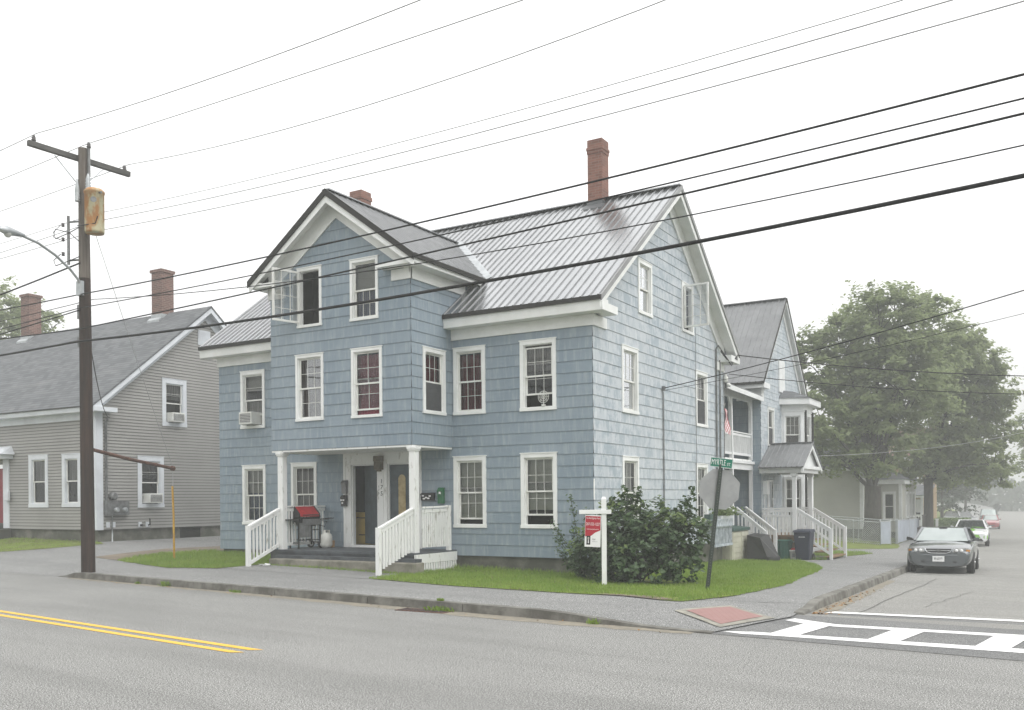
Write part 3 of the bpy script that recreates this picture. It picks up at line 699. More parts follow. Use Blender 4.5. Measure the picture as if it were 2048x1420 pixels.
# bay gable trim
t = M()
for s in (1, -1):
    t.slope((RXC + s * 2.36, BY - .014, bz(2.36) - .05), (RXC, BY - .014, BR - .05), .56, (0, -.036, 0))
    t.slope((RXC + s * 2.72, BF + .01, bz(2.72) - .10), (RXC, BF + .01, BR - .12), .20, (0, .03, 0))
    t.prism([(RXC + s * 2.66, BF + .04, bz(2.66) - .10), (RXC + s * 2.66, BY - .05, bz(2.66) - .10), (RXC, BY - .05, BR - .10), (RXC, BF + .04, BR - .10)], (0, 0, .02))
    xw = RXC + s * 2.335
    t.box(min(xw, xw + s * .045), max(xw, xw + s * .045), BY - .05, .6, 7.24, 7.52)                       # frieze along the sides
    t.box(min(xw - s * .56, xw + s * .045), max(xw - s * .56, xw + s * .045), BY - .047, BY, 7.24, 7.50)   # frieze return
    x0, x1 = sorted((xw, RXC + s * 2.70)); t.hexa([(x0, BY - .36, 7.52), (x1, BY - .36, 7.52), (x1, yb_e, 7.52), (x0, yb_e, 7.52), (x0, BY - .38, 7.64), (x1, BY - .38, 7.64), (x1, yb_e, 7.64), (x0, yb_e, 7.64)])
    x0, x1 = sorted((xw - s * .78, xw)); t.hexa([(x0, BY - .36, 7.522), (x1, BY - .36, 7.522), (x1, BY - .02, 7.522), (x0, BY - .02, 7.522), (x0, BY - .36, 7.62), (x1, BY - .36, 7.62), (x1, BY - .02, 7.72), (x0, BY - .02, 7.72)])
t.build('cornice', WHITE, H)
# chimneys
c = M(); c.box(-2.36, -1.90, 4.70, 5.16, 10.1, 11.95); c.box(-2.375, -1.885, 4.685, 5.175, 11.95, 12.05); c.box(-2.39, -1.87, 4.67, 5.19, 12.05, 12.13); c.box(-2.365, -1.895, 4.695, 5.165, 12.13, 12.36)
c.build('chimney', BRICK, H)
c = M(); c.box(-2.385, -1.875, 4.675, 5.185, 10.05, 10.55); c.slope((-2.44, 4.66, 10.44), (-1.82, 4.66, 10.44), .10, (0, -.24, -.18)); c.build('chimney_flashing', LEAD, H)
c = M(); c.box(-11.4, -10.88, 4.68, 5.2, 10.2, 12.15); c.box(-11.43, -10.85, 4.65, 5.23, 12.15, 12.28); c.box(-11.4, -10.88, 4.68, 5.2, 12.28, 12.44)
c.build('chimney', BRICK, H)
# porch
p = M(); p.box(-8.75, -3.92, -1.86, -.005, .50, .56)
p.build('porch_floor', DECK, H)
p = M(); p.box(-8.7, -3.97, -1.83, -1.80, .10, .497); p.box(-8.3, -3.7, -2.06, -1.835, .352, .43); p.build('porch_skirt', DECK, H)
p = M(); p.box(-8.28, -3.62, -2.32, -1.84, -.1, .35); p.build('porch_step', CONC_L, H, bevel=.02)
for x0 in (-8.50, -4.13):
    p = M(); p.box(x0, x0 + .175, BY + .0, BY + .175, .56, 3.15); p.box(x0 - .025, x0 + .2, BY - .025, BY + .2, 3.05, 3.09); p.box(x0 - .04, x0 + .215, BY - .04, BY + .215, 3.09, 3.148); p.build('porch_post', WHITE_OLD, H, bevel=.006)
def balusters(m, a, b, z0f, z1f, n, w=.045):
    a, b = V((a[0], a[1], 0)), V((b[0], b[1], 0)); d = (b - a).normalized(); nn = V((-d.y, d.x, 0))
    for i in range(n):
        p = a + (b - a) * ((i + .5) / n); j = random.uniform(-.006, .006); z0, z1 = z0f((i + .5) / n), z1f((i + .5) / n)
        m.obox((p.x, p.y, (z0 + z1) / 2), d * w / 2, nn * .018 + V((0, 0, 0)), V((j, j, (z1 - z0) / 2)))
def rail(name, a, b, za0, za1, zb0, zb1, n, mat, parent, newel=None, w=.045, top=.09, bot=True, botz=None):
    """a sloping or level railing from a to b: bottom and top heights at each end"""
    m = M(); ex = botz or 0.
    balusters(m, a, b, lambda f: za0 + (zb0 - za0) * f - ex, lambda f: za1 + (zb1 - za1) * f - .04, n, w)
    m.bar((a[0], a[1], za1), (b[0], b[1], zb1), top, .045)
    m.bar((a[0] + .0, a[1], za1 - .085), (b[0], b[1], zb1 - .085), .05, .085)
    if bot: m.bar((a[0], a[1], za0 + .03), (b[0], b[1], zb0 + .03), .05, .08)
    if newel: m.box(b[0] - .05, b[0] + .05, b[1] - .05, b[1] + .05, newel, zb1 + .03)
    return m.build(name, mat, parent)
rail('porch_railing', (-8.42, -1.48), (-8.42, -.02), .66, 1.70, .66, 1.70, 12, WHITE_OLD, H)
rail('porch_railing', (-3.97, -1.47), (-3.97, -.3), .68, 1.66, .66, 1.68, 13, WHITE_OLD, H, bot=False, w=.055, newel=.56)
rail('stair_railing', (-8.45, -1.77), (-8.45, -2.86), .66, 1.64, .21, 1.20, 9, WHITE_OLD, H, newel=.1, top=.11)
rail('stair_railing', (-4.02, -1.77), (-4.02, -3.08), .62, 1.64, .20, 1.19, 11, WHITE_OLD, H, bot=False, w=.075, newel=.05)
p = M(); p.box(-3.91, -3.875, -1.86, -.06, .30, .52); balusters(p, (-3.90, -1.85), (-3.90, -.06), lambda f: -.02, lambda f: .36, 17, .07); p.build('porch_lattice', WHITE_OLD, H)
# doors
t = M()
t.box(-7.69, dA[0], -.05, .0, .56, 3.15); t.box(dA[1], dB[0], -.05, 0, .56, 3.15); t.box(dB[1], -5.02, -.05, 0, .56, 3.15)
t.box(-6.36, -6.27, -.075, -.05, .56, 2.86); t.box(-7.66, -7.60, -.068, -.05, .56, 2.86)
for d in (dA, dB):
    t.box(d[0], d[1], -.047, 0, d[3], 3.15); t.box(d[0] + .06, d[1] - .06, -.062, -.047, d[3] + .10, d[3] + .26)
    t.box(d[0] - .02, d[1] + .02, -.058, -.047, d[3], d[3] + .035)
    t.box(d[0] + .001, d[0] + .03, 0.001, .12, d[2], d[3] - .03); t.box(d[1] - .03, d[1] - .001, 0.001, .12, d[2], d[3] - .03); t.box(d[0] + .001, d[1] - .001, 0.001, .12, d[3] - .03, d[3] - .001)
t.box(dA[0] - .02, dA[1] + .02, -.08, .12, .561, .62); t.box(dB[0] - .02, dB[1] + .02, -.08, .12, .561, .62)
t.build('door_frame', WHITE_OLD, H)
def door(hx, hy, ang, wd, glassmat):
    """leaf with a long arched light, hinged at hx,hy"""
    c, s_ = math.cos(ang), math.sin(ang); ud = V((c, s_, 0)); nn = V((s_, -c, 0)); a = V((hx, hy, 0)); up = V((0, 0, 1))
    m = M(); m.obox(a + ud * wd / 2 + up * 1.73, ud * wd / 2, nn * .02, up * 1.08)
    for zz in (.83, 1.02): m.obox(a + ud * wd / 2 + up * zz + nn * .024, ud * wd * .36, nn * .004, up * .07)
    o = m.build('door', DOORBLUE, H)
    def arch(k, z0, z1, out, nm, mt):
        g = M(); cu = wd / 2; pts = []
        for u, z in [(cu - k, z0), (cu + k, z0)] + [(cu + k * math.cos(q), z1 + k * math.sin(q)) for q in [math.pi * i / 10 for i in range(11)]]: pts.append(a + ud * u + up * z + nn * out)
        g.prism(pts, nn * .006); return g.build(nm, mt, o)
    arch(.155, 1.13, 2.42, .021, 'light_moulding', DOORBLUE); arch(.12, 1.16, 2.42, .028, 'door_light', glassmat)
    g = M(); g.lathe(a + ud * (wd - .07) + up * 1.55, [(.012, 0), (.012, .04), (.03, .045), (.03, .075), (.01, .085)], 12, nn); g.build('door_knob', GALV, o)
door(dB[0] + .03, .07, 0., .82, AMBER)
door(dA[1] - .05, .06, R(154), .84, AMBER)
rm = M(); rm.add([(-8.1, .13, .56), (-5.9, .13, .56), (-5.9, .13, 3.2), (-8.1, .13, 3.2), (-8.1, 2.4, .56), (-5.9, 2.4, .56), (-5.9, 2.4, 3.2), (-8.1, 2.4, 3.2)], ((4, 5, 6, 7), (0, 1, 5, 4), (1, 2, 6, 5), (2, 3, 7, 6), (3, 0, 4, 7)))
rm.box(-8.1, dA[0], .125, .129, .56, 3.2); rm.box(dA[1], -5.9, .125, .129, .56, 3.2); rm.box(dA[0], dA[1], .125, .129, dA[3], 3.2)
rm.build('entry_hall', ROOM, H)
l = M(); l.box(-6.47, -6.26, -.22, -.05, 2.68, 2.90); l.box(-6.48, -6.25, -.23, -.05, 2.90, 3.05); l.box(-6.42, -6.31, -.18, -.07, 2.63, 2.68); l.build('porch_lantern', BRASSBOX, H, bevel=.01)
for i, ch in enumerate('175'):
    text(ch, .17, (-6.315, -.0765, 2.36 - i * .165), (1, 0, -.12), (.12, 0, 1), BLACK, 'house_number', H); text(ch, .085, (-6.43, -.0515, 2.22 - i * .09), (1, 0, 0), (0, 0, 1), BLACK, 'house_number', H)
# conduits and service entry on the street gable
def cond(pts, r=.018): 
    m = M(); m.tube(pts, r, 8); m.build('conduit', IRON, H)
cond([(.035, 4.42, .3), (.035, 4.42, 4.82)], .013); cond([(.03, 4.5, .3), (.03, 4.5, 4.80)], .009); cond([(.045, 7.12, .5), (.045, 7.12, 7.0)], .008)
cond([(.05, 9.05, .2), (.05, 9.05, 6.62), (.12, 9.05, 6.72), (.2, 9.05, 6.6)], .03); cond([(.05, 9.42, .2), (.05, 9.42, 6.3)], .03); cond([(.05, 9.82, .2), (.05, 9.82, 5.9)], .015)
m = M(); m.box(.02, .1, 4.38, 4.46, 4.82, 4.95); m.build('weatherhead', IRON, H)
m = M()
for k in range(4): m.tube([(.2, 9.05, 6.6 - .03 * k), (.35, 9.4 + .1 * k, 6.25 - .04 * k), (.43, 9.75, 6.36), (.46, 10.0, 6.5 - .05 * k)], .014, 6)
m.build('service_drip_loop', BLACKP, H)
m = M(); m.lathe((.10, 9.86, 5.72), [(.03, -.1), (.075, -.08), (.075, .06), (.05, .1), (.02, .16)], 14); m.lathe((.16, 9.96, 5.55), [(.04, -.06), (.065, 0), (.04, .08)], 12, (1, .3, -.6)); m.build('flood_lamp', FRAME, H)
m = M(); m.box(.002, .02, -.012, .03, 1.82, 2.32); m.build('patch_board', WHITE, H)
# skirt with carved lattice at the far corner
m = M(); m.box(.28, .32, 8.0, 9.75, .95, 1.12); m.box(.03, .34, 7.98, 9.77, 1.12, 1.17); m.box(.28, .32, 8.0, 9.75, .30, .38)
for k in range(12): m.lathe((.30, 8.08 + k * .145, .92), [(.005, -.05), (.05, -.02), (.06, .03)], 8); m.box(.285, .315, 8.05 + k * .145, 8.10 + k * .145, .38, .93)
m.build('side_lattice', pm('weathered_lattice_paint', (.52, .56, .60), (.30, .34, .38), 7., .7), H)

# ------------------------------------------------------------------ the rear house on the side street
RH = thing('rear_house', 'blue rear house with dark-reflecting metal roof, white bay window and small gabled stair porch', 'house', (-3.0, 17.35, -.2))
KY, KR, KS = 17.35, 9.72, 1.06
kz = lambda y: KR - KS * abs(y - KY)
KY0, KY1 = 14.3, 20.4
rop = [(15.21, 16.11, 3.79, 5.25)]
rmin = lambda z: max(KY0, KY - (KR - .1 - z) / KS); rmax = lambda z: min(KY1, KY + (KR - .1 - z) / KS)
lap_wall('wall', RH, BLUE_S, (0, 0), SX, SN, rmin, rmax, .0, 9.6, .279, [op(*rop[0], .075), (15.02, 15.84, .46, 2.52)], zbase=0)
lap_wall('wall', RH, BLUE_F, (0, KY0), FX, FN, -7., 0., .0, 6.0, .279, [], zbase=0)
b = M(); b.quad((-7, KY0, -.2), (-7, KY1, -.2), (-7, KY1, 6.2), (-7, KY0, 6.2)); b.quad((-7, KY1, -.2), (0, KY1, -.2), (0, KY1, 6.2), (-7, KY1, 6.2)); b.build('wall', BLUE_S, RH)
b = M(); b.box(-7, -.05, KY0 + .06, KY1 - .05, -.8, -.005); b.build('foundation', CONC, RH)
window(RH, (0, 0), SX, SN, *rop[0], ct=.075, upper=(LACE, .5), grid=None, screen=True)
b = M(); b.box(.002, .06, 16.80, 17.62, 5.98, 7.26); b.build('boarded_window', WHITE_HAZ, RH)
r = M()
for s, sgn in ((1, -1), (0, 1)):
    e0 = KY - sgn * 0; ye = 13.92 if s else 20.78
    pts = [(-7.3, ye, kz(ye)), (.22, ye, kz(ye)), (.22, KY, KR), (-7.3, KY, KR)]
    n = slab(r, pts if s else pts[::-1]); sg = []; x = .17
    while x > -7.2: sg.append(((x, ye, kz(ye)), (x, KY, KR), n)); x -= .229
    ribs(r, sg)
r.bar((-7.3, KY, KR + .01), (.22, KY, KR + .01), .25, .03)
r.build('roof', [ROOF_D, SEAM], RH)
t = M()
t.hexa([(-7.2, 13.97, 5.86), (.22, 13.97, 5.86), (.22, 14.3, 5.86), (-7.2, 14.3, 5.86), (-7.2, 13.94, 6.08), (.22, 13.94, 6.08), (.22, 14.3, 6.08), (-7.2, 14.3, 6.08)])
t.box(.0, .24, 13.95, 14.72, 5.862, 6.06); t.box(0, .045, 14.25, 14.62, 5.45, 5.86); t.box(-.9, .046, 14.255, 14.298, 5.45, 5.86)
t.build('cornice', WHITE_HAZ, RH)
t = M()
for s in (1, -1):
    t.slope((.014, KY - s * 3.05, kz(14.3) - .06), (.014, KY, KR - .06), .42, (.035, 0, 0))
    t.slope((.19, KY - s * 3.42, kz(13.93) - .05), (.19, KY, KR - .05), .16, (.03, 0, 0))
    t.prism([(.05, KY - s * 3.38, kz(13.97) - .09), (.19, KY - s * 3.38, kz(13.97) - .09), (.19, KY, KR - .09), (.05, KY, KR - .09)], (0, 0, .02))
t.build('rake_board', WHITE_HAZ, RH)
t = M(); t.box(-7.3, .22, 13.885, 13.92, kz(13.92) - .09, kz(13.92) + .0)
for s in (1, -1): t.slope((.22, KY - s * 3.44, kz(13.91) + .01), (.22, KY, KR + .02), .09, (.03, 0, 0))
t.build('drip_edge', EDGE_D, RH)
# bay window, two storeys
fp = [(0, 17.24), (.78, 17.62), (.78, 19.2), (0, 19.58)]
def bayface(a, b, wins):
    a, b = V((a[0], a[1])), V((b[0], b[1])); L = (b - a).length; ud = (b - a) / L; nd = (ud.y, -ud.x)
    m = M(); P = lambda u, z, o=0: wall_pt((a.x, a.y), (ud.x, ud.y), nd, u, z, o)
    zs = sorted({.2, 5.5} | {q for w in wins for q in (w[2] + .03, w[3] - .03)})
    for c, d in zip(zs, zs[1:]):
        mid = (c + d) / 2; hit = [w for w in wins if w[2] < mid < w[3]]
        if hit: w = hit[0]; m.quad(P(0, c), P(w[0] + .03, c), P(w[0] + .03, d), P(0, d)); m.quad(P(w[1] - .03, c), P(L, c), P(L, d), P(w[1] - .03, d))
        else: m.quad(P(0, c), P(L, c), P(L, d), P(0, d))
    for zz in (5.22, 2.75, 3.42): m.hexa([P(0, zz, 0), P(L, zz, 0), P(L, zz, .02), P(0, zz, .02), P(0, zz + .05, 0), P(L, zz + .05, 0), P(L, zz + .05, .03), P(0, zz + .05, .03)])
    m.build('bay_wall', WHITE_HAZ, RH)
    for w in wins: window(RH, (a.x, a.y), (ud.x, ud.y), nd, *w, ct=.06, upper=(BLIND, .5), lower=(GREYCUR, .5) if w[2] > 3 else None, trim=WHITE_HAZ)
bayface(fp[0], fp[1], [(.08, .80, 3.52, 5.12), (.08, .80, .95, 2.62)])
bayface(fp[1], fp[2], [(.36, 1.16, 3.52, 5.12), (.36, 1.16, .95, 2.62)])
bayface(fp[2], fp[3], [(.08, .80, 3.52, 5.12)])
q = [(-.01, 16.9), (1.06, 17.42), (1.06, 19.4), (-.01, 19.92)]
t = M(); t.prism([(x, y, 5.5) for x, y in q], (0, 0, .24)); t.build('bay_cornice', WHITE_HAZ, RH)
t = M(); top = [(0, 17.3, 6.08), (.35, 17.7, 6.06), (.35, 19.1, 6.06), (0, 19.5, 6.08)]; lo = [(x, y, 5.742) for x, y in [(-.01, 16.85), (1.10, 17.38), (1.10, 19.44), (-.01, 19.97)]]
t.add(lo + top, ((0, 1, 5, 4), (1, 2, 6, 5), (2, 3, 7, 6), (4, 5, 6, 7))); t.build('bay_roof', SHINGLE, RH)
# gabled stair porch
t = M(); t.box(.02, 1.36, 14.12, 16.85, .40, .46); t.build('porch_deck', PTWOOD, RH)
t = M(); t.box(.02, .06, 14.2, 16.8, -.5, .40); t.box(.1, 1.30, 14.17, 14.20, -.45, .398); 
t.build('porch_skirt', PTWOOD, RH)
for y in (14.2, 16.7):
    t = M(); t.box(1.16, 1.30, y - .07, y + .07, .46, 2.72); t.box(1.12, 1.34, y - .11, y + .11, 2.60, 2.72); t.build('porch_post', WHITE_HAZ, RH)
t = M(); t.box(-.0, 1.5, 14.05, 14.16, 2.722, 2.86); t.box(0, 1.5, 16.74, 16.85, 2.722, 2.86); t.box(1.40, 1.505, 14.162, 16.738, 2.722, 2.86)
t.box(0, 1.58, 13.93, 14.07, 2.862, 2.96); t.box(0, 1.58, 16.83, 16.97, 2.862, 2.96); t.box(1.42, 1.60, 14.072, 16.828, 2.862, 2.98)
for s in (1, -1): t.slope((1.56, 15.45 - s * 1.56, 2.90), (1.56, 15.45, 3.80), .16, (.05, 0, 0))
t.build('porch_beam', WHITE_HAZ, RH)
t = M(); t.prism([(1.43, 14.1, 2.98), (1.43, 16.8, 2.98), (1.43, 15.45, 3.74)], (.03, 0, 0)); t.build('porch_gable', WHITE_HAZ, RH)
r = M()
for s in (1, -1):
    a, bq = 15.45 - s * 1.62, 15.45
    pts = [(.0, a, 2.93), (1.64, a, 2.93), (1.64, bq, 3.87), (0, bq, 3.87)]; n = slab(r, pts if s > 0 else pts[::-1], .04); sg = []; x = .08
    while x < 1.63: sg.append(((x, a, 2.93), (x, bq, 3.87), n)); x += .19
    ribs(r, sg, .05, .022)
r.bar((0, 15.45, 3.875), (1.64, 15.45, 3.875), .2, .03)
r.build('porch_roof', [ROOF_D, SEAM], RH)
t = M(); m_ = .62
for i in range(4): t.box(1.3 + i * .3, 1.3 + i * .3 + .34, 14.3, 16.6, .26 - i * .19 - .04, .26 - i * .19)
t.build('porch_stairs', PTWOOD, RH)
for y in (14.2, 16.7):
    rail('stair_railing', (1.33, y), (2.5, y), .56, 1.42, -.25, .68, 9, WHITE_HAZ, RH, newel=-.5, w=.05)
rail('porch_railing', (.05, 14.2), (1.16, 14.2), 1.12, 1.42, 1.12, 1.42, 10, WHITE_HAZ, RH, w=.05)
rail('porch_railing', (.05, 16.7), (1.16, 16.7), .6, 1.42, .6, 1.42, 9, WHITE_HAZ, RH, w=.05)
t = M()
for i in range(8): t.box(.1 + i * .135, .1 + i * .135 + .08, 14.185, 14.21, .42, 1.11)
t.build('porch_boards', WHITE_OLD, RH)
d = M(); d.box(.0, .05, 15.04, 15.82, .46, 2.5); d.build('storm_door', WHITE_HAZ, RH); 
d = M(); d.box(.052, .058, 15.14, 15.72, 1.35, 2.42); d.box(.052, .058, 15.14, 15.72, .6, 1.25); d.build('door_glass', GLASS_B, RH)
d = M(); d.box(.01, .16, 14.5, 14.85, 1.95, 2.45); d.tube([(.05, 14.55, 1.95), (.05, 14.55, .5)], .02, 6); d.build('meter_box', WHITE_HAZ, RH)
# two-storey side porch between the two houses
PX = -.35
t = M(); t.box(-2.3, -2.2, 9.92, 14.28, .3, 6.0); t.build('porch_back_wall', BLUE_F, RH)
t = M(); t.box(-2.2, PX, 9.93, 14.28, .42, .56); t.build('porch_deck', PTWOOD, RH)
t = M(); t.box(-2.2, PX + .02, 9.93, 14.28, 3.16, 3.22); t.build('porch_deck', WHITE_OLD, RH)
t = M(); t.box(PX - .02, PX + .06, 9.93, 14.28, 2.84, 3.158); t.box(PX - .01, PX + .12, 9.93, 14.35, 3.06, 3.155); t.box(PX - .05, PX + .05, 9.93, 14.28, 5.34, 5.60); t.build('porch_beam', WHITE_HAZ, RH)
for y, lean in ((11.85, .10), (14.18, 0.)):
    t = M(); t.prism([(PX - .06, y - .06, .56), (PX + .06, y - .06, .56), (PX + .06, y + .06, .56), (PX - .06, y + .06, .56)], (0, 0, 2.28)); t.build('porch_post', WHITE_HAZ, RH)
    t = M(); t.hexa([(PX - .06, y - .06, 3.22), (PX + .06, y - .06, 3.22), (PX + .06, y + .06, 3.22), (PX - .06, y + .06, 3.22), (PX - .06, y - .06 - lean, 5.34), (PX + .06, y - .06 - lean, 5.34), (PX + .06, y + .06 - lean, 5.34), (PX - .06, y + .06 - lean, 5.34)])
    t.prism([(PX - .03, y - .06 - lean, 5.05), (PX - .03, y - .30 - lean, 5.34), (PX - .03, y - .06 - lean, 5.34)], (.06, 0, 0)); t.build('porch_post', WHITE_HAZ, RH)
rail('balcony_railing', (PX, 9.95), (PX, 11.78), 3.36, 4.16, 3.36, 4.16, 15, WHITE_HAZ, RH, w=.04)
rail('balcony_railing', (PX, 11.92), (PX, 14.1), 3.36, 4.16, 3.36, 4.16, 18, WHITE_HAZ, RH, w=.04)
rail('porch_railing', (PX, 9.95), (PX, 12.05), .66, 1.5, .66, 1.5, 15, WHITE_HAZ, RH, w=.045)
rail('stair_railing', (PX + .08, 12.12), (.75, 12.12), .66, 1.5, -.2, .66, 8, WHITE_HAZ, RH, newel=-.4)
rail('stair_railing', (PX + .08, 13.2), (.80, 13.2), .66, 1.50, -.2, .66, 9, WHITE_HAZ, RH, newel=-.4, top=.14)
t = M()
for i in range(4): t.box(PX + .05 + i * .27, PX + .36 + i * .27, 12.18, 13.14, .34 - i * .19, .38 - i * .19)
t.build('porch_stairs', PTWOOD, RH)
r = M(); pts = [(.10, 9.94, 5.62), (.10, 14.30, 5.55), (-2.4, 14.30, 6.22), (-2.4, 9.94, 6.28)]; n = slab(r, pts, .04); sg = []; y = 10.05
while y < 14.25: sg.append(((.10, y, 5.62 - .016 * (y - 9.94)), (-2.4, y, 6.28 - .014 * (y - 9.94)), n)); y += .229
ribs(r, sg); r.build('porch_roof', [ROOF_D, SEAM], RH)
r = M(); r.slope((.10, 9.94, 5.60), (.10, 14.3, 5.53), .16, (.03, 0, 0)); r.build('porch_fascia', WHITE_HAZ, RH)

# ------------------------------------------------------------------ the grey house on the left
GH = thing('grey_house', 'grey clapboard house with white trim and dark shingle roof across the driveway', 'house', (-27., 5.9, .3))
GX, GY0, GR, GRZ = -19.985, .953, 5.85, 9.66
GS = (GRZ - 5.32) / (GR - .55); gz = lambda y: GRZ - GS * abs(y - GR); GY1 = 2 * GR - GY0
gw = [(-24.0, -22.81, 1.69, 3.65), (-21.95, -20.86, 1.70, 3.63)]
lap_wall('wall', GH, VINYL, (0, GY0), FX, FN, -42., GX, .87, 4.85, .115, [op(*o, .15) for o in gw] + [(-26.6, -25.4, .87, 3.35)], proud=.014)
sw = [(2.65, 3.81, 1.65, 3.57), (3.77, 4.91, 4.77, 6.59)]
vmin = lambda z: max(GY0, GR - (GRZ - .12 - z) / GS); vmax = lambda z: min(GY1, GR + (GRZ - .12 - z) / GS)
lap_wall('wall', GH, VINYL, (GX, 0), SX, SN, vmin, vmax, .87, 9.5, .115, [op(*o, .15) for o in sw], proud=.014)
b = M(); b.box(-42, GX - .06, GY0 + .06, GY1, -.6, .868); b.build('foundation', CONC, GH)
for o in gw: window(GH, (0, GY0), FX, FN, *o, ct=.17, upper=(LACE, .5), grid=None, trim=WHITEG)
for o in sw: window(GH, (GX, 0), SX, SN, *o, ct=.17, upper=(GREYCUR if o[2] < 3 else LACE, .4), grid=(1, 2), trim=WHITEG, ac=True)
t = M(); t.box(-42, GX + .03, GY0 - .05, GY0, 4.83, 5.08); t.hexa([(-42, GY0 - .36, 5.08), (GX + .42, GY0 - .36, 5.08), (GX + .42, GY0, 5.08), (-42, GY0, 5.08), (-42, GY0 - .40, 5.30), (GX + .40, GY0 - .40, 5.30), (GX + .40, GY0, 5.30), (-42, GY0, 5.30)])
t.box(GX, GX + .45, GY0 - .38, GY0 + .55, 5.082, 5.24); t.build('cornice', WHITEG, GH)
t = M(); t.box(GX - .16, GX + .035, GY0 - .04, GY0, .87, 4.83); t.box(GX + .0, GX + .034, GY0 + .001, GY0 + .24, .87, 5.08); t.build('corner_board', WHITEG, GH)
t = M()
for s in (1, -1):
    f = (lambda y: y) if s > 0 else (lambda y: 2 * GR - y)
    t.slope((GX + .014, f(GY0), gz(GY0) - .08), (GX + .014, GR, GRZ - .08), .46, (.035, 0, 0)); t.slope((GX + .37, f(.56), gz(.56) - .04), (GX + .37, GR, GRZ - .04), .24, (.03, 0, 0))
    t.prism([(GX + .05, f(.6), gz(.6) - .12), (GX + .37, f(.6), gz(.6) - .12), (GX + .37, GR, GRZ - .12), (GX + .05, GR, GRZ - .12)], (0, 0, .02))
t.build('rake_board', WHITEG, GH)
r = M(); slab(r, [(-42.4, .50, gz(.50)), (GX + .42, .50, gz(.50)), (GX + .42, GR, GRZ), (-42.4, GR, GRZ)], .06); slab(r, [(-42.4, GR, GRZ), (GX + .42, GR, GRZ), (GX + .42, 2 * GR - .5, gz(.5)), (-42.4, 2 * GR - .5, gz(.5))], .06); r.build('roof', SHINGLE, GH)
for x0, zt in ((-22.72, 11.42), (-31.85, 11.5)):
    c = M(); c.box(x0, x0 + .62, GR - .35, GR + .25, 9.2, zt - .12); c.box(x0 - .05, x0 + .67, GR - .40, GR + .30, zt - .12, zt); c.build('chimney', BRICK_D, GH)
    c = M(); c.box(x0 - .02, x0 + .64, GR - .37, GR + .27, 9.1, 9.58); c.slope((x0 - .06, GR - .42, 9.42), (x0 + .68, GR - .42, 9.42), .14, (0, -.12, -.11)); c.build('chimney_flashing', GALV, GH)
t = M(); t.box(GX, GX + .05, 5.5, 6.1, 8.1, 8.7)
for i in range(7): t.box(GX + .05, GX + .065, 5.55, 6.05, 8.15 + i * .075, 8.19 + i * .075)
t.build('gable_vent', WHITEG, GH)
t = M(); t.box(GX, GX + .18, 1.22, 2.16, 1.40, 1.92); 
t.build('meter_box', IRON, GH)
for y in (1.60, 1.95): t = M(); t.lathe((GX + .18, y, 1.58), [(.09, 0), (.09, .08), (.06, .12)], 16, (1, 0, 0)); t.build('meter', GALV, GH)
t = M(); t.lathe((GX + .02, 1.55, 2.08), [(.14, 0), (.14, .16), (.1, .2)], 16, (1, 0, 0)); t.build('junction_box', IRON, GH)
t = M(); t.tube([(GX + .06, 1.3, 1.9), (GX + .06, 1.3, 4.75), (GX + .16, 1.3, 4.85)], .045, 8); t.build('conduit', IRON, GH)
t = M(); t.tube([(GX + .1, 1.5, 1.4), (GX + .1, 1.5, .7), (GX + .5, 1.2, .25)], .025, 6); t.build('conduit', GALV, GH)
for y, z in ((1.38, 1.05), (1.6, 1.05), (2.72, 1.02), (3.05, 1.02)):
    t = M(); t.box(GX, GX + .05, y - .07, y + .07, z - .1, z + .1); t.build('wall_vent', WHITEG, GH)
t = M(); t.tube([(GX + .05, 3.08, 1.0), (GX + .14, 3.08, 1.02), (GX + .14, 3.08, 1.25)], .03, 8); t.tube([(GX + .05, 2.74, 1.0), (GX + .14, 2.76, 1.0)], .04, 8); t.build('vent_pipe', BLACKP, GH)
t = M(); t.box(GX - .04, GX - .02, 4.6, 5.57, .2, .82); t.box(GX - .03, GX + .0, 4.55, 5.62, .82, .868); t.build('cellar_hatch', DARK, GH)
t = M(); t.box(-25.62, -25.26, GY0 - .06, GY0 - .001, .9, 3.55); t.box(-27.0, -25.02, GY0 - .5, GY0 - .001, 3.56, 3.72); t.prism([(-27.1, GY0 - .55, 3.722), (-24.92, GY0 - .55, 3.722), (-24.92, GY0 - .01, 3.722), (-27.1, GY0 - .01, 3.722)], (0, .2, .0)) if 0 else t.hexa([(-27.1, GY0 - .6, 3.722), (-24.9, GY0 - .6, 3.722), (-24.9, GY0 - .01, 3.722), (-27.1, GY0 - .01, 3.722), (-27., GY0 - .3, 3.95), (-25.1, GY0 - .3, 3.95), (-25.1, GY0 - .01, 4.05), (-27., GY0 - .01, 4.05)])
t.build('door_hood', WHITEG, GH)
d = M(); d.box(-26.6, -25.63, GY0 - .03, GY0 + .02, 1.1, 3.2); d.build('door', pm('red_door', (.22, .02, .03)), GH)
d = M(); d.box(-26.7, -25.1, -.2, GY0 - .07, .3, .86); d.build('door_step', pm('dark_step', (.07, .07, .06), rough=.9), GH)
mb = M(); mb.box(-25.37, -25.13, GY0 - .17, GY0 - .062, 1.95, 2.3); mb.build('letter_box', WHITEG, GH, bevel=.02)

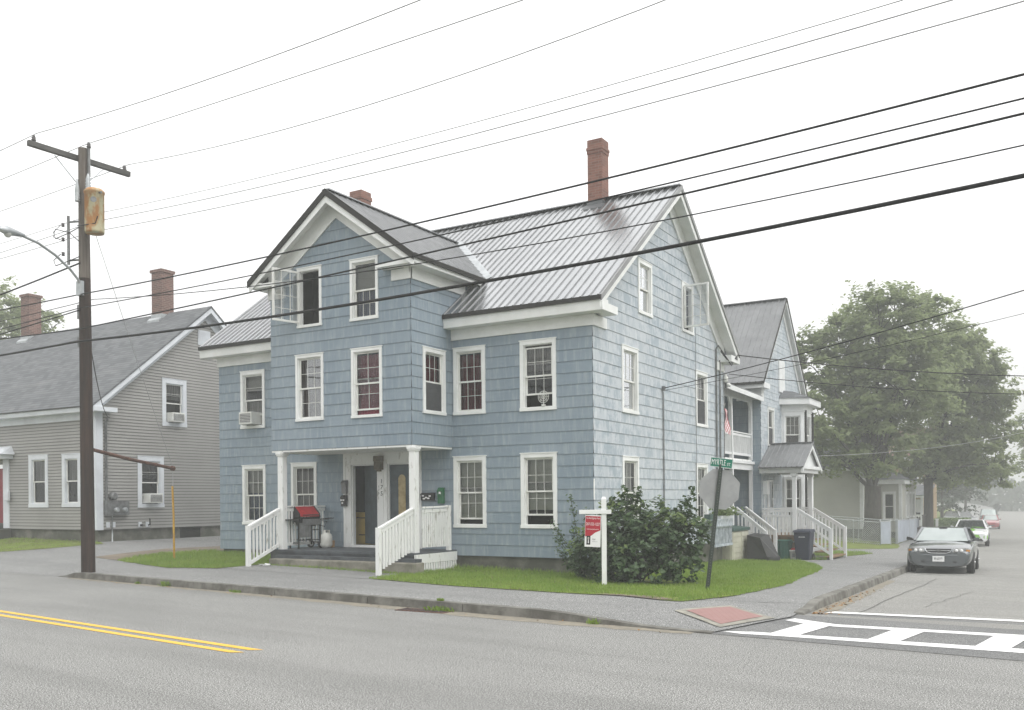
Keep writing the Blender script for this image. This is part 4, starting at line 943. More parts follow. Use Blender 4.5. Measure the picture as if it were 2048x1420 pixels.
# ------------------------------------------------------------------ houses further down the side street
PH = thing('pale_house', 'pale one storey clapboard house behind the maple trunk with a small front wing', 'house', (-5., 41., -.8))
lap_wall('wall', PH, GREYV, (0, 36.9), FX, FN, -13., -.4, -.05, 3.35, .13)
b = M(); b.box(-13, -.45, 36.96, 46, -1.4, -.06); b.build('foundation', CONC, PH)
b = M(); b.box(-.55, -.36, 36.85, 37.0, -.05, 3.35); b.box(-13.3, -.1, 36.5, 36.898, 3.352, 3.56); b.build('trim', WHITE_HAZ, PH)
b = M(); b.quad((-.4, 36.9, -.05), (-.4, 46, -.05), (-.4, 46, 3.4), (-.4, 36.9, 3.4)); b.build('wall', GREYV, PH)
b = M(); slab(b, [(-13.3, 36.4, 3.58), (-.05, 36.4, 3.58), (-.05, 41.4, 6.3), (-13.3, 41.4, 6.3)]); slab(b, [(-13.3, 41.4, 6.3), (-.05, 41.4, 6.3), (-.05, 46.4, 3.58), (-13.3, 46.4, 3.58)]); b.build('roof', SHINGLE, PH)
pw = (-.62, .28, .25, 2.12)
lap_wall('wall', PH, GREYV, (0, 42.3), FX, FN, -.38, .95, -.4, 2.6, .13, [op(*(-.15, .62, .3, 2.1))])
window(PH, (0, 42.3), FX, FN, -.15, .62, .3, 2.1, upper=None, grid=None, trim=WHITE_HAZ)
lap_wall('wall', PH, GREYV, (.95, 0), SX, SN, 42.3, 49., -.4, 2.6, .13, [op(44.2 + 1.5 * i, 45.3 + 1.5 * i, .4, 2.1) for i in range(3)])
for i in range(3): window(PH, (.95, 0), SX, SN, 44.2 + 1.5 * i, 45.3 + 1.5 * i, .4, 2.1, upper=(LACE, .4), grid=None, trim=WHITE_HAZ)
b = M(); b.box(-.3, .9, 42.35, 48.9, -1.4, -.41); b.build('foundation', CONC, PH)
b = M(); b.box(.8, .99, 42.26, 42.4, -.4, 2.6); b.box(-.4, 1.2, 42.0, 49.2, 2.602, 2.86); b.build('trim', WHITE_HAZ, PH)
b = M(); b.add([(-.4, 41.9, 2.87), (1.3, 41.9, 2.87), (1.3, 49.3, 2.87), (-.4, 49.3, 2.87), (-.4, 43, 3.5), (.3, 43.5, 3.4), (.3, 49, 3.4), (-.4, 49.3, 3.5)], ((0, 1, 5, 4), (1, 2, 6, 5), (2, 3, 7, 6), (4, 5, 6, 7))); b.build('wing_roof', SHINGLE, PH)
b = M(); b.box(1.0, 1.9, 44.6, 46.4, -.9, -.2)
for i in range(9): b.box(1.87, 1.9, 44.62 + i * .21, 44.70 + i * .21, -.2, .55)
b.box(1.85, 1.92, 44.6, 46.4, .55, .62); b.build('side_steps', pm('dark_stained_wood', (.06, .05, .045)), PH)
MH = thing('mustard_house', 'mustard yellow two storey house with white window trim half hidden by a trunk', 'house', (-4., 66., -1.2))
mo = [(-1.2, -.3, 2.7, 4.3)]
lap_wall('wall', MH, MUSTARD, (0, 61.), FX, FN, -9., -.05, -.9, 4.7, .14, [op(*mo[0])])
window(MH, (0, 61.), FX, FN, *mo[0], upper=(LACE, .5), grid=None, trim=WHITE_HAZ)
b = M(); b.quad((-.05, 61, -.9), (-.05, 71, -.9), (-.05, 71, 4.7), (-.05, 61, 4.7)); b.build('wall', MUSTARD, MH)
b = M(); b.box(-.18, .0, 60.94, 61.08, -.9, 4.7); b.box(-9.2, .45, 60.6, 60.99, 4.7, 5.0); b.build('trim', WHITE_HAZ, MH)
b = M(); slab(b, [(-9.3, 60.5, 5.02), (.55, 60.5, 5.02), (.55, 66, 7.6), (-9.3, 66, 7.6)]); slab(b, [(-9.3, 66, 7.6), (.55, 66, 7.6), (.55, 71.5, 5.02), (-9.3, 71.5, 5.02)]); b.build('roof', pm('reddish_shingles', (.16, .075, .06)), MH)
b = M(); slab(b, [(-4, 58.3, 1.9), (.9, 58.3, 1.9), (.9, 60.98, 2.75), (-4, 60.98, 2.75)]); b.build('porch_roof', SHINGLE, MH)
b = M(); 
for x in (-1.9, .75): b.box(x - .07, x + .07, 58.5, 58.64, -.6, 1.85)
b.box(-4, .85, 58.4, 58.7, 1.7, 1.86); b.build('porch_post', WHITE_HAZ, MH)
rail('porch_railing', (-1.8, 58.6), (.7, 58.6), -.5, .35, -.5, .35, 12, WHITE_HAZ, MH, w=.07)
b = M(); b.box(-4, .85, 58.4, 60.9, -1.5, -.62); b.build('porch_floor', DECK, MH)
d = M(); d.box(-1.0, -.1, 60.9, 60.96, -.6, 1.55); d.build('door', WHITE_HAZ, MH); d = M(); d.box(-.9, -.2, 60.88, 60.9, -.1, .5); d.build('door_glass', DARK, MH)
b = M(); b.box(-9, -.1, 61.05, 71, -1.9, -.91); b.build('foundation', CONC, MH)

# ------------------------------------------------------------------ utility pole, wires, guy
PT, PN = V((.992, -.124, 0)), V((.124, .992, 0)); PP = V((-11.18, -5.52, 0))
UP = thing('utility_pole', 'dark wooden utility pole with crossarm and rusty transformer at the kerb', 'utility pole', (PP.x, PP.y, .13))
def pw_(t, n, z): p = PP + PT * t + PN * n; return (p.x, p.y, z)
m = M(); zs = [-.1, 1, 3, 5, 6.6, 7.4, 8.6, 10.62]; m.tube([(PP.x - .006 * z + .0, PP.y, z) for z in zs[:6]], [.165, .162, .155, .147, .139, .136], 18); m.build('pole_shaft', POLE, UP)
m = M(); m.tube([(PP.x - .006 * z, PP.y, z) for z in (7.4, 8.6, 10.62)], [.136, .13, .115], 18); m.build('pole_top', POLE_T, UP)
m = M(); a = pw_(-.19, -1.29, 10.42); b = pw_(-.19, 1.29, 10.36); m.bar(a, b, .11, .13); m.build('crossarm', ARMW, UP, bevel=.008)
for s in (-1, 1): m = M(); m.bar(pw_(-.26, s * .62, 10.33), pw_(-.20, s * .05, 9.72), .03, .012); m.build('arm_brace', GALV, UP)
for n_, z in ((-1.15, 10.5), (1.15, 10.42), (.05, 10.62)):
    m = M(); c = pw_(-.19 if n_ != .05 else .1, n_, z); m.lathe(c, [(.012, -.1), (.012, 0), (.045, 0), (.06, .03), (.035, .05), (.055, .08), (.03, .1), (.04, .125), (.015, .14)], 12); m.build('insulator', INSUL, UP)
m = M(); m.bar(pw_(.1, .05, 9.9), pw_(.1, .05, 10.62), .04, .06); m.build('pole_top_pin', IRON, UP)
c = pw_(.18, -.33, 8.1); m = M(); m.lathe(pw_(.44, .0, 8.42), [(.05, 0), (.215, .01), (.225, .06), (.225, .98), (.24, .99), (.24, 1.03), (.18, 1.09), (.03, 1.12)], 26); tr = m.build('transformer', RUST, UP)
m = M()
m.lathe(pw_(.30, -.08, 9.5), [(.05, 0), (.07, .04), (.045, .07), (.07, .11), (.045, .14), (.07, .18), (.045, .21), (.06, .25), (.02, .4)], 12); m.build('bushing', GALV, tr)
m = M(); m.lathe(pw_(.0, -.20, 9.25), [(.05, 0), (.06, .03), (.045, .06), (.06, .1), (.045, .13), (.06, .17), (.045, .2), (.06, .24), (.02, .55)], 12); m.build('cutout_fuse', GALV, UP)
m = M(); m.lathe(pw_(.66, .0, 9.38), [(.02, 0), (.02, .06), (.03, .06), (.03, .09)], 8, (1, 0, 0)); m.lathe(pw_(.62, -.12, 9.2), [(.07, 0), (.07, .012)], 14, (.75, -.6, 0)); m.build('warning_badge', IRON, tr)
m = M(); m.tube([pw_(.68, -.05, 8.8), pw_(.66, -.1, 8.62), pw_(.45, -.26, 8.58), pw_(.0, -.2, 8.66)], .012, 6); m.build('secondary_lead', BLACKP, tr)
m = M(); m.tube([pw_(-.35, -.25, 7.75), pw_(-.35, -.25, 8.95)], .035, 8)
for z in (7.85, 8.8): m.tube([pw_(-.35, -.25, z), pw_(-.05, -.1, z)], .025, 6)
m.build('secondary_rack', IRON, UP)
for z in (8.02, 8.38, 8.74): m = M(); m.lathe(pw_(-.48, -.32, z), [(.02, -.05), (.045, -.03), (.03, 0), (.045, .03), (.02, .05)], 10); m.build('spool_insulator', INSUL, UP)
for z, dz in ((8.02, -.3), (8.38, .25), (8.74, -.35)):
    m = M(); m.tube([pw_(-.55, -.35, z), pw_(-.8, -.4, z + dz * .4), pw_(-.6, -.45, z + dz), pw_(-.3, -.25, z + dz * .6), pw_(-.02, -.14, z - .1)], .011, 6); m.build('jumper_wire', BLACKP, UP)
# street lamp arm over the road
m = M(); m.tube([(-11.18, -5.64, 7.15), (-11.16, -5.75, 7.33), (-11.1, -6.0, 7.52), (-11.0, -6.45, 7.75), (-10.88, -6.95, 7.90), (-10.76, -7.45, 7.95)], .032, 10); m.box(-11.28, -11.08, -5.72, -5.64, 6.95, 7.3); la = m.build('lamp_arm', GALV, UP)
m = M(); m.lathe((-10.77, -7.40, 7.96), [(.035, -.06), (.055, .05), (.085, .26), (.10, .42), (.07, .56), (.02, .60)], 16, (.18, -1, -.02)); m.build('lamp_head', GALV, la)
m = M(); m.lathe((-10.70, -7.78, 7.89), [(.085, 0), (.075, -.04), (.04, -.08)], 16); m.build('lamp_lens', pm('lamp_lens_plastic', (.5, .5, .47), rough=.2), la)
m = M(); m.tube([pw_(.05, .14, 3.16), (-11.6, -4.0, 2.99), (-12.05, -2.25, 2.80)], .045, 10); m.lathe((-12.05, -2.25, 2.8), [(.07, -.04), (.07, .04)], 10, (-.2, 1, -.1)); m.build('strut', RUSTY, UP)
m = M(); m.tube([(PP.x - .05, PP.y + .13, .2), (PP.x - .06, PP.y + .12, 6.)], .012, 6); m.tube([(PP.x - .16, PP.y - .03, .2), (PP.x - .14, PP.y - .03, 8.0)], .016, 6); m.build('ground_wire', BLACKP, UP)
m = M(); m.box(PP.x - .20, PP.x - .13, PP.y - .11, PP.y + .02, 6.4, 6.75); m.box(PP.x - .18, PP.x - .12, PP.y - .12, PP.y, 5.7, 5.95); m.build('cable_bracket', IRON, UP)
GW = thing('guy_wire', 'yellow plastic guard at the foot of the guy wire in the grass', 'guy wire', (-12.03, -2.24, .2))
m = M(); m.tube([(-11.2, -5.36, 8.9), (-11.7, -3.65, 5.6), (-12.05, -2.25, 2.84)], .008, 6); m.tube([(-12.05, -2.25, 2.8), (-12.02, -2.24, .15)], .009, 6); m.build('steel_cable', WIREG, GW)
m = M(); m.tube([(-12.06, -2.26, 2.3), (-12.03, -2.25, 1.5), (-12.03, -2.24, .16)], .03, 10); m.build('guard', YGUARD, GW)
def wire(label, pts, r, mat=WIRE, group=None, n=6, loc=None):
    m = M(); m.tube(pts, r, n); tag(m.build('power_line', mat, loc=loc or pts[0]), label, 'power line', group)
WR = [('uppermost thin wire, tied to the near end of the crossarm', -1.15, (10.644, -.1168, .00279), -.0197, .0095),
      ('thin wire tied to the insulator standing on the pole top', .05, (10.74, -.0813, .00065), -.0235, .0095),
      ('thin wire tied to the far end of the crossarm', 1.15, (10.538, -.1356, .00472), -.0228, .0095),
      ('highest of three faint wires leaving behind the rusty transformer', .2, (9.035, -.0932, .0018), -.025, .007),
      ('middle of three faint wires leaving behind the rusty transformer', .2, (8.848, -.0951, .00193), -.0121, .0085),
      ('lowest of three faint wires leaving behind the rusty transformer', .2, (8.602, -.0938, .00185), -.0269, .0085),
      ('dark cable crossing the sky just below the tall chimney top', -.18, (6.968, -.0489, .00121), -.0372, .0145),
      ('dark cable crossing the gable and the ridge beside the tall chimney', -.18, (6.637, -.0448, .00117), .0069, .011),
      ('dark cable crossing low over the bright main roof below the chimney', -.2, (6.117, -.0152, .00055), -.0505, .0145),
      ('thinner dark cable sagging across the middle of the bright main roof', .18, (6.912, -.1156, .00303), -.01, .009),
      ('thickest black cable bundle, lowest over the blue house eaves', -.22, (5.812, -.0602, .00183), -.0149, .027)]
for lab, off, c, sl, r in WR:
    pts = []
    for i in range(-24, 35):
        s = i * 1.25; z = c[0] + c[1] * s + c[2] * s * s if s >= 0 else c[0] + sl * s + .0012 * s * s
        p = PP + PT * s + PN * off; pts.append((p.x, p.y, z))
    wire(lab, pts, r, WIREG if r < .0096 and c[0] > 8 else WIRE, 'wires strung from the utility pole')
def sag(a, b, d, n=14):
    a, b = V(a), V(b); return [tuple(a + (b - a) * (i / n) - V((0, 0, d * 4 * (i / n) * (1 - i / n)))) for i in range(n + 1)]
wire('taut service wire rising from the white house corner conduit to the right', sag((.07, 4.42, 4.9), (14, -1.5, 6.6), .18), .012, WIRE, 'service wires')
wire('faint service wire just beneath the taut one on the street gable', sag((.07, 4.5, 4.85), (14.2, -1.2, 6.05), .2), .006, WIRE, 'service wires')
wire('sagging service wire from the blue house rear eave across the maple', sag((.46, 10.0, 6.5), (17, 22, 6.2), .5), .017, WIRE, 'service wires')
wire('lower sagging service wire from the flood lamp across the maple', sag((.18, 9.95, 5.9), (17, 22, 5.6), .5), .013, WIRE, 'service wires')
wire('slack service wire from the pole to the grey house corner', sag((-11.2, -5.4, 5.8), (GX + .2, 1.35, 4.9), .45), .012, WIRE, 'service wires')
wire('pale drooping wire in front of the maple trunks', sag((-1.2, 20.7, 3.6), (9., 52, 6.5), .5), .012, WIREG, 'service wires')
wire('slack dark wire leaving the pole level with the street lamp', sag(pw_(0, -.15, 7.75), pw_(-28, -.3, 7.75), .35), .02, WIRE, 'service wires')
wire('slack dark wire leaving the pole above the grey roof', sag(pw_(0, -.15, 6.6), pw_(-28, -.3, 6.9), .3), .014, WIRE, 'service wires')

# ------------------------------------------------------------------ plants
def rv():
    while 1:
        v = V((random.uniform(-1, 1), random.uniform(-1, 1), random.uniform(-1, 1)))
        if .05 < v.length < 1: return v.normalized()
def leaf_card(m, p, up, ln, wd, fold=0.):
    up = up.normalized(); d = (rv() - up * .25); d = (d - up * d.dot(up) * .75).normalized(); s = d.cross(up).normalized()
    a, t = p - d * ln * .5, p + d * ln * .5; mid = p - d * ln * .08
    if fold: m.add([a, mid + s * wd * .5 + up * fold, t - up * fold * .6, mid - s * wd * .5 + up * fold], ((0, 1, 2), (0, 2, 3)))
    else: m.add([a, mid + s * wd * .5, t, mid - s * wd * .5], ((0, 1, 2, 3),))
def crown(m, blobs, clumps, per, crad, ln, flat=.55, shell=(.55, 1.02), fold=0., ymin=None):
    for x, y, z, r in blobs:
        c = V((x, y, z))
        for _ in range(max(3, int(clumps * r * r))):
            d = rv(); 
            if d.z < -.75: continue
            cc = c + d * r * random.uniform(*shell) * (1 + .22 * mnoise.noise(d * 2.3 + c * .7))
            cr = crad * random.uniform(.6, 1.25)
            for _ in range(int(per * random.uniform(.6, 1.3))):
                o = V((random.gauss(0, .5), random.gauss(0, .5), random.gauss(0, .5) * flat)) * cr
                up = V((0, 0, 1)) * .9 + d * .55 + rv() * .55
                k = random.uniform(.7, 1.3)
                leaf_card(m, cc + o, up, ln * k, ln * k * .72, fold)
def limbs(m, base, targets, r0, n=5):
    base = V(base)
    for t in targets:
        t = V(t); pts = []
        for i in range(n + 1):
            f = i / n; p = base + (t - base) * f + V((0, 0, 1)) * math.sin(f * math.pi) * .25 * (t - base).length * .4 + V((random.uniform(-.12, .12), random.uniform(-.12, .12), 0)) * (i not in (0, n)); pts.append(p)
        m.tube(pts, r0 * random.uniform(.75, 1.), 7, r0 * .16)
TA = [(.88, 35.33, 11.71, 2.02), (-1.06, 35.6, 10.52, 2.01), (-2.14, 34.15, 9.15, 1.47), (2.37, 37.91, 11.39, 1.9), (-.39, 36.38, 8.26, 2.45), (2.05, 35.22, 8.25, 2.43), (-1.61, 32.81, 5.92, 1.43), (-1.08, 36.95, 4.71, 1.52), (-2.27, 33.56, 4.32, .95), (.72, 35.22, 5.41, 1.96), (3.17, 40.2, 9.88, 1.66), (1.47, 36.76, 12.73, 1.14), (-.52, 37.28, 12.47, 1.32), (-2.23, 34.59, 10.49, 1.08), (-1.65, 35.69, 7.42, 1.73), (-2.63, 32.84, 7.5, .7), (1.06, 37.28, 4.5, 1.3), (.6, 35.6, 9.9, 2.0), (1.9, 36.5, 6.6, 1.9), (.0, 35.4, 6.6, 1.7), (3.0, 38.0, 7.9, 1.7), (2.6, 36.9, 9.9, 1.6), (2.68, 39.93, 12.9, 1.15), (-3.24, 34.11, 10.23, .69), (-2.79, 33.21, 5.59, .95), (1.0, 34.6, 3.7, 1.05), (-.7, 34.3, 3.9, 1.0), (-2.0, 34.2, 3.6, .8)]
TB = [(3.25, 47.96, 9.52, 2.19), (4.79, 47.11, 8.02, 1.81), (2.72, 47., 6.49, 2.47), (5., 47.99, 5.79, 1.83), (5.86, 45.4, 3.89, 1.19), (3.82, 47.74, 4.18, 1.65), (1.66, 45.6, 4.66, 1.5), (5.48, 46.39, 9.98, 1.02), (4.58, 44.47, 10.92, 1.37), (6.14, 49.66, 3.01, .73), (6.05, 47.6, 7.5, .9), (4.4, 47.88, 3.02, 1.18), (2.05, 47.31, 3.55, 1.), (4.2, 46.5, 9.3, 1.6), (3.9, 47, 6.6, 1.8), (2.9, 46.6, 8.2, 1.8), (3.2, 47.2, 5.0, 1.5), (3.33, 41.48, 12.1, 1.4), (4.31, 44.38, 11.5, 1.5), (5.3, 46.13, 10.29, 1.34), (6.05, 47.74, 8.32, 1.1), (6.45, 47.97, 5.73, .97), (6.15, 47.8, 2.82, .84), (2.3, 45.8, 3.6, 1.0), (1.2, 45.2, 3.2, .9), (3.5, 46.4, 3.1, .95)]
TC = [(7.9, 78.17, 6.92, 1.9), (7.2, 78.87, 4.64, 1.5), (8.9, 77.19, 8.66, 2.6), (6.6, 77.87, 8.2, .9), (9.2, 77.52, 5.02, 2.3), (9.2, 78, 7, 2.6)]
TL = [(-52.52, 17.42, 15.3, 1.72), (-51.12, 17.98, 14.4, 1.54), (-46.88, 16.86, 13.5, .8), (-50.81, 14.71, 14.2, 1.96), (-50.3, 15.39, 13.0, 1.64), (-50.87, 18.53, 13.2, 1.38), (-48.2, 17.4, 13.0, 1.0), (-52, 16, 11, 2.6), (-49, 17, 10.5, 2.2)]
def tree(label, loc, zb, r, fork, blobs_, mat, clumps, per, crad, ln, group=None, n=9, lr=.2, cat='tree'):
    blobs = [(a, b, c, d * 1.10) for a, b, c, d in blobs_]
    t = thing('broadleaf_tree', label, cat, (loc[0], loc[1], zb), group)
    m = M(); x, y = loc
    m.tube([(x, y, zb - .2), (x, y, zb + .25), (x + .03, y, zb + 1.2), (x + .05, y + .02, fork)], [r * 1.35, r * 1.08, r * .92, r * .86], 14)
    limbs(m, (x + .05, y + .02, fork - .25), [(b[0], b[1], b[2] - .1) for b in blobs[:n]], lr)
    for b in blobs: 
        for k in range(4):
            d = rv(); limbs(m, (b[0], b[1], b[2] - .3 * b[3]), [(b[0] + d.x * b[3], b[1] + d.y * b[3], b[2] + abs(d.z) * b[3])], .03, 3)
    m.build('trunk', BARK, t)
    m = M(); crown(m, blobs, clumps, per, crad, ln); m.build('crown', mat, t, rnd=True); return t
tree('big hazy maple with forked trunk rising beside the pale house', (.42, 35.1), -.72, .50, 2.4, TA, MAPLE, 13, 58, .50, .25, 'street maples', 11, .17)
tree('hazy maple with low drooping right boughs standing beyond the forked maple', (2.0, 46.5), -.95, .33, 3.0, TB, MAPLE2, 13, 56, .52, .26, 'street maples', 9, .13)
tree('faint tree leaning into the foggy right edge of the street', (10.2, 78), -1.5, .3, 3.0, TC, MAPLE, 7, 40, .6, .32, None, 5, .12)
tree('haze-paled green tree rising behind the roof of the grey house', (-50.5, 16.5), .3, .4, 8., TL, MAPLE2, 9, 44, .5, .28, None, 6, .12)
def dark_tree(label, x, y, zb, blobs):
    t = thing('dark_tree', label, 'tree', (x, y, zb), 'dark trees in the fog beyond the maples'); m = M(); m.tube([(x, y, zb - .2), (x + .1, y, zb + 3), (x, y, zb + 6)], .2, 8, .08); m.build('trunk', BARK, t)
    m = M(); crown(m, blobs, 6, 36, .7, .36); m.build('crown', SPRUCE, t, rnd=True)
dark_tree('nearer dark hazy tree reaching down to the hedge beyond the maples', -1.4, 88, -1.6, [(-1.6, 88, 1.6, 2.4), (.2, 89, 1.4, 1.9), (-2.6, 88, 4.0, 2.4), (-.4, 88.5, 4.4, 2.3), (-1.4, 89, 6.4, 1.9), (-4.2, 88, 2.6, 2.4)])
dark_tree('farther dark hazy tree beside the foggy road end', -.6, 106, -1.6, [(-.4, 106, 3.0, 2.4), (.6, 106.5, 5.2, 2.2), (-1.8, 106, 5.2, 2.5), (-.8, 107, 7.3, 1.9), (1.7, 106, 3.9, 1.5), (-2.4, 106, 2.4, 2.3)])
def hedge(label, x0, x1, y0, y1, z0, z1):
    m = M()
    for k in range(2600):
        f = random.randrange(5); u, v, w = (random.random() for _ in range(3)); p = V((x0 + (x1 - x0) * u, y0 + (y1 - y0) * v, z0 + (z1 - z0) * w)); n = V((0, 0, 1))
        if f == 0: p.y = y0; n = V((0, -1, .2))
        elif f == 1: p.x = x1; n = V((1, 0, .2))
        elif f == 2: p.x = x0; n = V((-1, 0, .2))
        else: p.z = z1
        leaf_card(m, p + rv() * .06, n + rv() * .5, .2, .16)
    m.box(x0 + .08, x1 - .08, y0 + .08, y1 - .08, z0, z1 - .08)
    tag(m.build('hedge', HEDGE, loc=((x0 + x1) / 2, (y0 + y1) / 2, z0), rnd=True), label, 'hedge')
hedge('clipped green hedge beyond the second maple trunk', 1.0, 3.3, 57.5, 63, -1.3, -.02)
m = M()
for k in range(5200):
    x = random.uniform(-60, 70); h = 7 + 5 * mnoise.noise((x * .06, 3, 1)) + 3 * mnoise.noise((x * .25, 5, 1)); z = random.random() ** .8 * max(2, h)
    leaf_card(m, V((x, 205 + random.uniform(-4, 4), -1.8 + z)), V((0, -1, .5)) + rv(), 1.5, 1.1)
struct(m.build('far_woods', SPRUCE, rnd=True), 'stuff')
# dark bush on the corner lawn
bz_ = lambda x, y: walk_z(x, y) + .02
BU = thing('lilac_bush', 'large dark leafy bush on the corner lawn behind the white sign post', 'bush', (1.35, -1.3, bz_(1.35, -1.3)))
BB = [(x + .1, y, z, r) for x, y, z, r in [(1.2, -1.35, .75, .92), (2.05, -1.55, .72, .85), (.55, -1.05, .62, .72), (1.55, -1.2, 1.22, .78), (2.55, -1.35, .85, .66), (1.0, -1.0, 1.05, .72), (2.2, -1.05, 1.2, .55), (1.8, -2.0, .5, .62), (2.6, -1.6, .45, .55), (.35, -1.2, .42, .52), (1.3, -2.0, .42, .55), (2.75, -1.1, 1.15, .34), (2.35, -1.0, 1.5, .22)]]
m = M()
for k in range(46):
    b = random.choice(BB); a = random.uniform(0, 6.28); q = random.uniform(.0, .35)
    m.tube([(1.5 + q * math.cos(a), -1.4 + q * math.sin(a), .0), (1.5 + (b[0] - 1.5) * .55, -1.4 + (b[1] + 1.4) * .55, b[2] * .7), (b[0] + random.uniform(-.3, .3), b[1] + random.uniform(-.3, .3), b[2] + b[3] * .7)], .016, 5, .005)
m.build('stem', BARK, BU)
m = M(); crown(m, BB, 115, 15, .15, .125, .8, (.45, 1.03), .012)
for cx, cy, z0, z1 in ((2.78, -1.0, 1.1, 2.05), (2.72, -1.05, 1.1, 1.82), (1.35, -1.3, 1.6, 2.08), (1.62, -1.2, 1.6, 2.10), (.95, -1.0, 1.5, 1.86), (.62, -.8, 1.3, 1.55)):       # upright shoots
    for k in range(60):
        f = random.random(); leaf_card(m, V((cx, cy, z0 + (z1 - z0) * f)) + rv() * .15 * (1.1 - f * .7), V((0, 0, 1)) + rv() * .8, .12, .085, .012)
m.build('foliage', BUSHM, BU, rnd=True)
m = M()
for b in BB[:6]:
    for k in range(26):
        d = rv(); d.z = abs(d.z); p = V(b[:3]) + d * b[3] * 1.03; q = random.random() < .35
        if mnoise.noise(p * 1.7) > .02: 
            for _ in range(6): leaf_card(m, p + rv() * .09, V((0, -.4, 1)) + rv() * .6, .12, .08, .01)
struct(m.build('new_growth', BUSHY, BU, rnd=True), 'stuff')
FB = thing('feathery_shrub', 'thin feathery shrub against the blue wall left of the dark bush', 'shrub', (-.1, -.7, bz_(-.1, -.7)))
m = M(); st = M()
for sx, sy, ex, ey, h in ((-.05, -.6, -.35, -.55, 1.95), (.0, -.7, -.75, -.8, 1.35), (.05, -.7, -.55, -.9, .95), (.1, -.6, .05, -.5, 1.6), (0, -.8, -.4, -1.1, .7), (.1, -.7, -.2, -.75, 1.15), (.1, -.8, .0, -1.2, .75)):
    pts = [V((sx, sy, .05)), V((sx * .6 + ex * .4, sy * .6 + ey * .4, h * .55)), V((ex, ey, h))]; st.tube(pts, .012, 5, .004)
    for k in range(150):
        f = random.random() ** .8; p = pts[0].lerp(pts[1], f * 2) if f < .5 else pts[1].lerp(pts[2], f * 2 - 1)
        leaf_card(m, p + rv() * .17 * (1.15 - f * .6) * random.random() ** .4, V((0, 0, 1)) + rv() * .7, .085, .045, .006)
st.build('stem', BARK, FB); m.build('foliage', leaf_mat('feathery_leaves', (.045, .085, .035), (.07, .12, .045), (.10, .16, .06), .5, .25, 3.), FB, rnd=True)
# grass blades on the lawns nearest the street
def inside(x, y, P):
    c = False; j = len(P) - 1
    for i in range(len(P)):
        if (P[i][1] > y) != (P[j][1] > y) and x < (P[j][0] - P[i][0]) * (y - P[i][1]) / (P[j][1] - P[i][1]) + P[i][0]: c = not c
        j = i
    return c
def blades(P, dens, h0, h1, skip=None, wd=.016):
    m = M(); xs = [p[0] for p in P]; ys = [p[1] for p in P]; A = (max(xs) - min(xs)) * (max(ys) - min(ys))
    for _ in range(int(A * dens)):
        x, y = random.uniform(min(xs), max(xs)), random.uniform(min(ys), max(ys))
        x += .03 * mnoise.noise((x * 4, y * 4, 1)); n = mnoise.noise((x * .9, y * .9, 7))
        if not inside(x, y, P) or (skip and skip(x, y)): continue
        z = walk_z(x, y) + .015; a = random.uniform(0, 6.28); h = random.uniform(h0, h1) * (1 + .6 * n); w = wd * random.uniform(.6, 1.2); b = h * random.uniform(.1, .8); ta = random.uniform(0, 6.28)
        m.add([(x - w * math.cos(a) / 2, y - w * math.sin(a) / 2, z), (x + w * math.cos(a) / 2, y + w * math.sin(a) / 2, z), (x + b * math.cos(ta), y + b * math.sin(ta), z + h)], ((0, 1, 2),))
    return struct(m.build('grass', GRASSM, rnd=True), 'stuff')
under = lambda x, y: (x - 1.5) ** 2 / 1.5 + (y + 1.2) ** 2 / .7 < 1 or (2.3 < x < 4.0 and -5.4 < y < -4.72 and random.random() < .8)
def grow(P, k=.055):
    cx, cy = sum(p[0] for p in P) / len(P), sum(p[1] for p in P) / len(P); return [(x + k * (1 if x > cx else -1), y + (k * (-1 if y < cy else 1) if y < -.1 or y > .1 else 0)) for x, y in P]
E1 = grow(L1)
blades(E1, 640, .035, .08, under); blades(grow(L2), 640, .04, .10); blades(L3[:], 60, .05, .09, lambda x, y: x < -34); blades(L4, 260, .05, .11); blades(L4b, 400, .06, .16)
T1 = [(-3.9, .02), (-3.9, -.35), (-.3, -.3), (-.3, .02)]; blades(T1, 900, .06, .15)
blades([(-8.3, -2.52), (-8.3, -2.32), (-3.7, -2.32), (-3.7, -2.62)], 700, .03, .075)
def tuft(x, y, z, r, h, n, label):
    m = M()
    for _ in range(n):
        a = random.uniform(0, 6.28); q = r * random.random(); b = random.uniform(.2, 1.) * h; ta = random.uniform(0, 6.28); hh = h * random.uniform(.4, 1.1)
        px, py = x + q * math.cos(a), y + q * .4 * math.sin(a); m.add([(px - .006, py, z), (px + .006, py, z), (px + b * .5 * math.cos(ta) + .012, py + b * .5 * math.sin(ta), z + hh * .7), (px + b * math.cos(ta), py + b * math.sin(ta), z + hh)], ((0, 1, 2, 3),))
    tag(m.build('weed_tuft', GRASSM, loc=(x, y, z), rnd=True), label, 'weed', 'weeds along the kerb')
tuft(.65, YK(.65) - .08, 0, .32, .085, 150, 'widest weed tuft, growing over the storm drain')
tuft(-7.4, YK(-7.4) - .03, 0, .18, .13, 70, 'weed tuft at the kerb foot nearest the utility pole')
tuft(-8.5, YK(-8.5) - .03, 0, .08, .06, 90, 'low flat weed tuft at the kerb foot left of its taller neighbour')
tuft(-4.9, YK(-4.9) - .03, 0, .2, .07, 60, 'weed tuft at the kerb foot opposite the porch steps')
tuft(.5, YK(.5) + .12, .14, .09, .05, 90, 'weed tuft on top of the kerb above the drain')
tuft(3.6, YK(3.6) - .03, 0, .12, .09, 40, 'weed tuft at the kerb foot nearest the red paver pad')
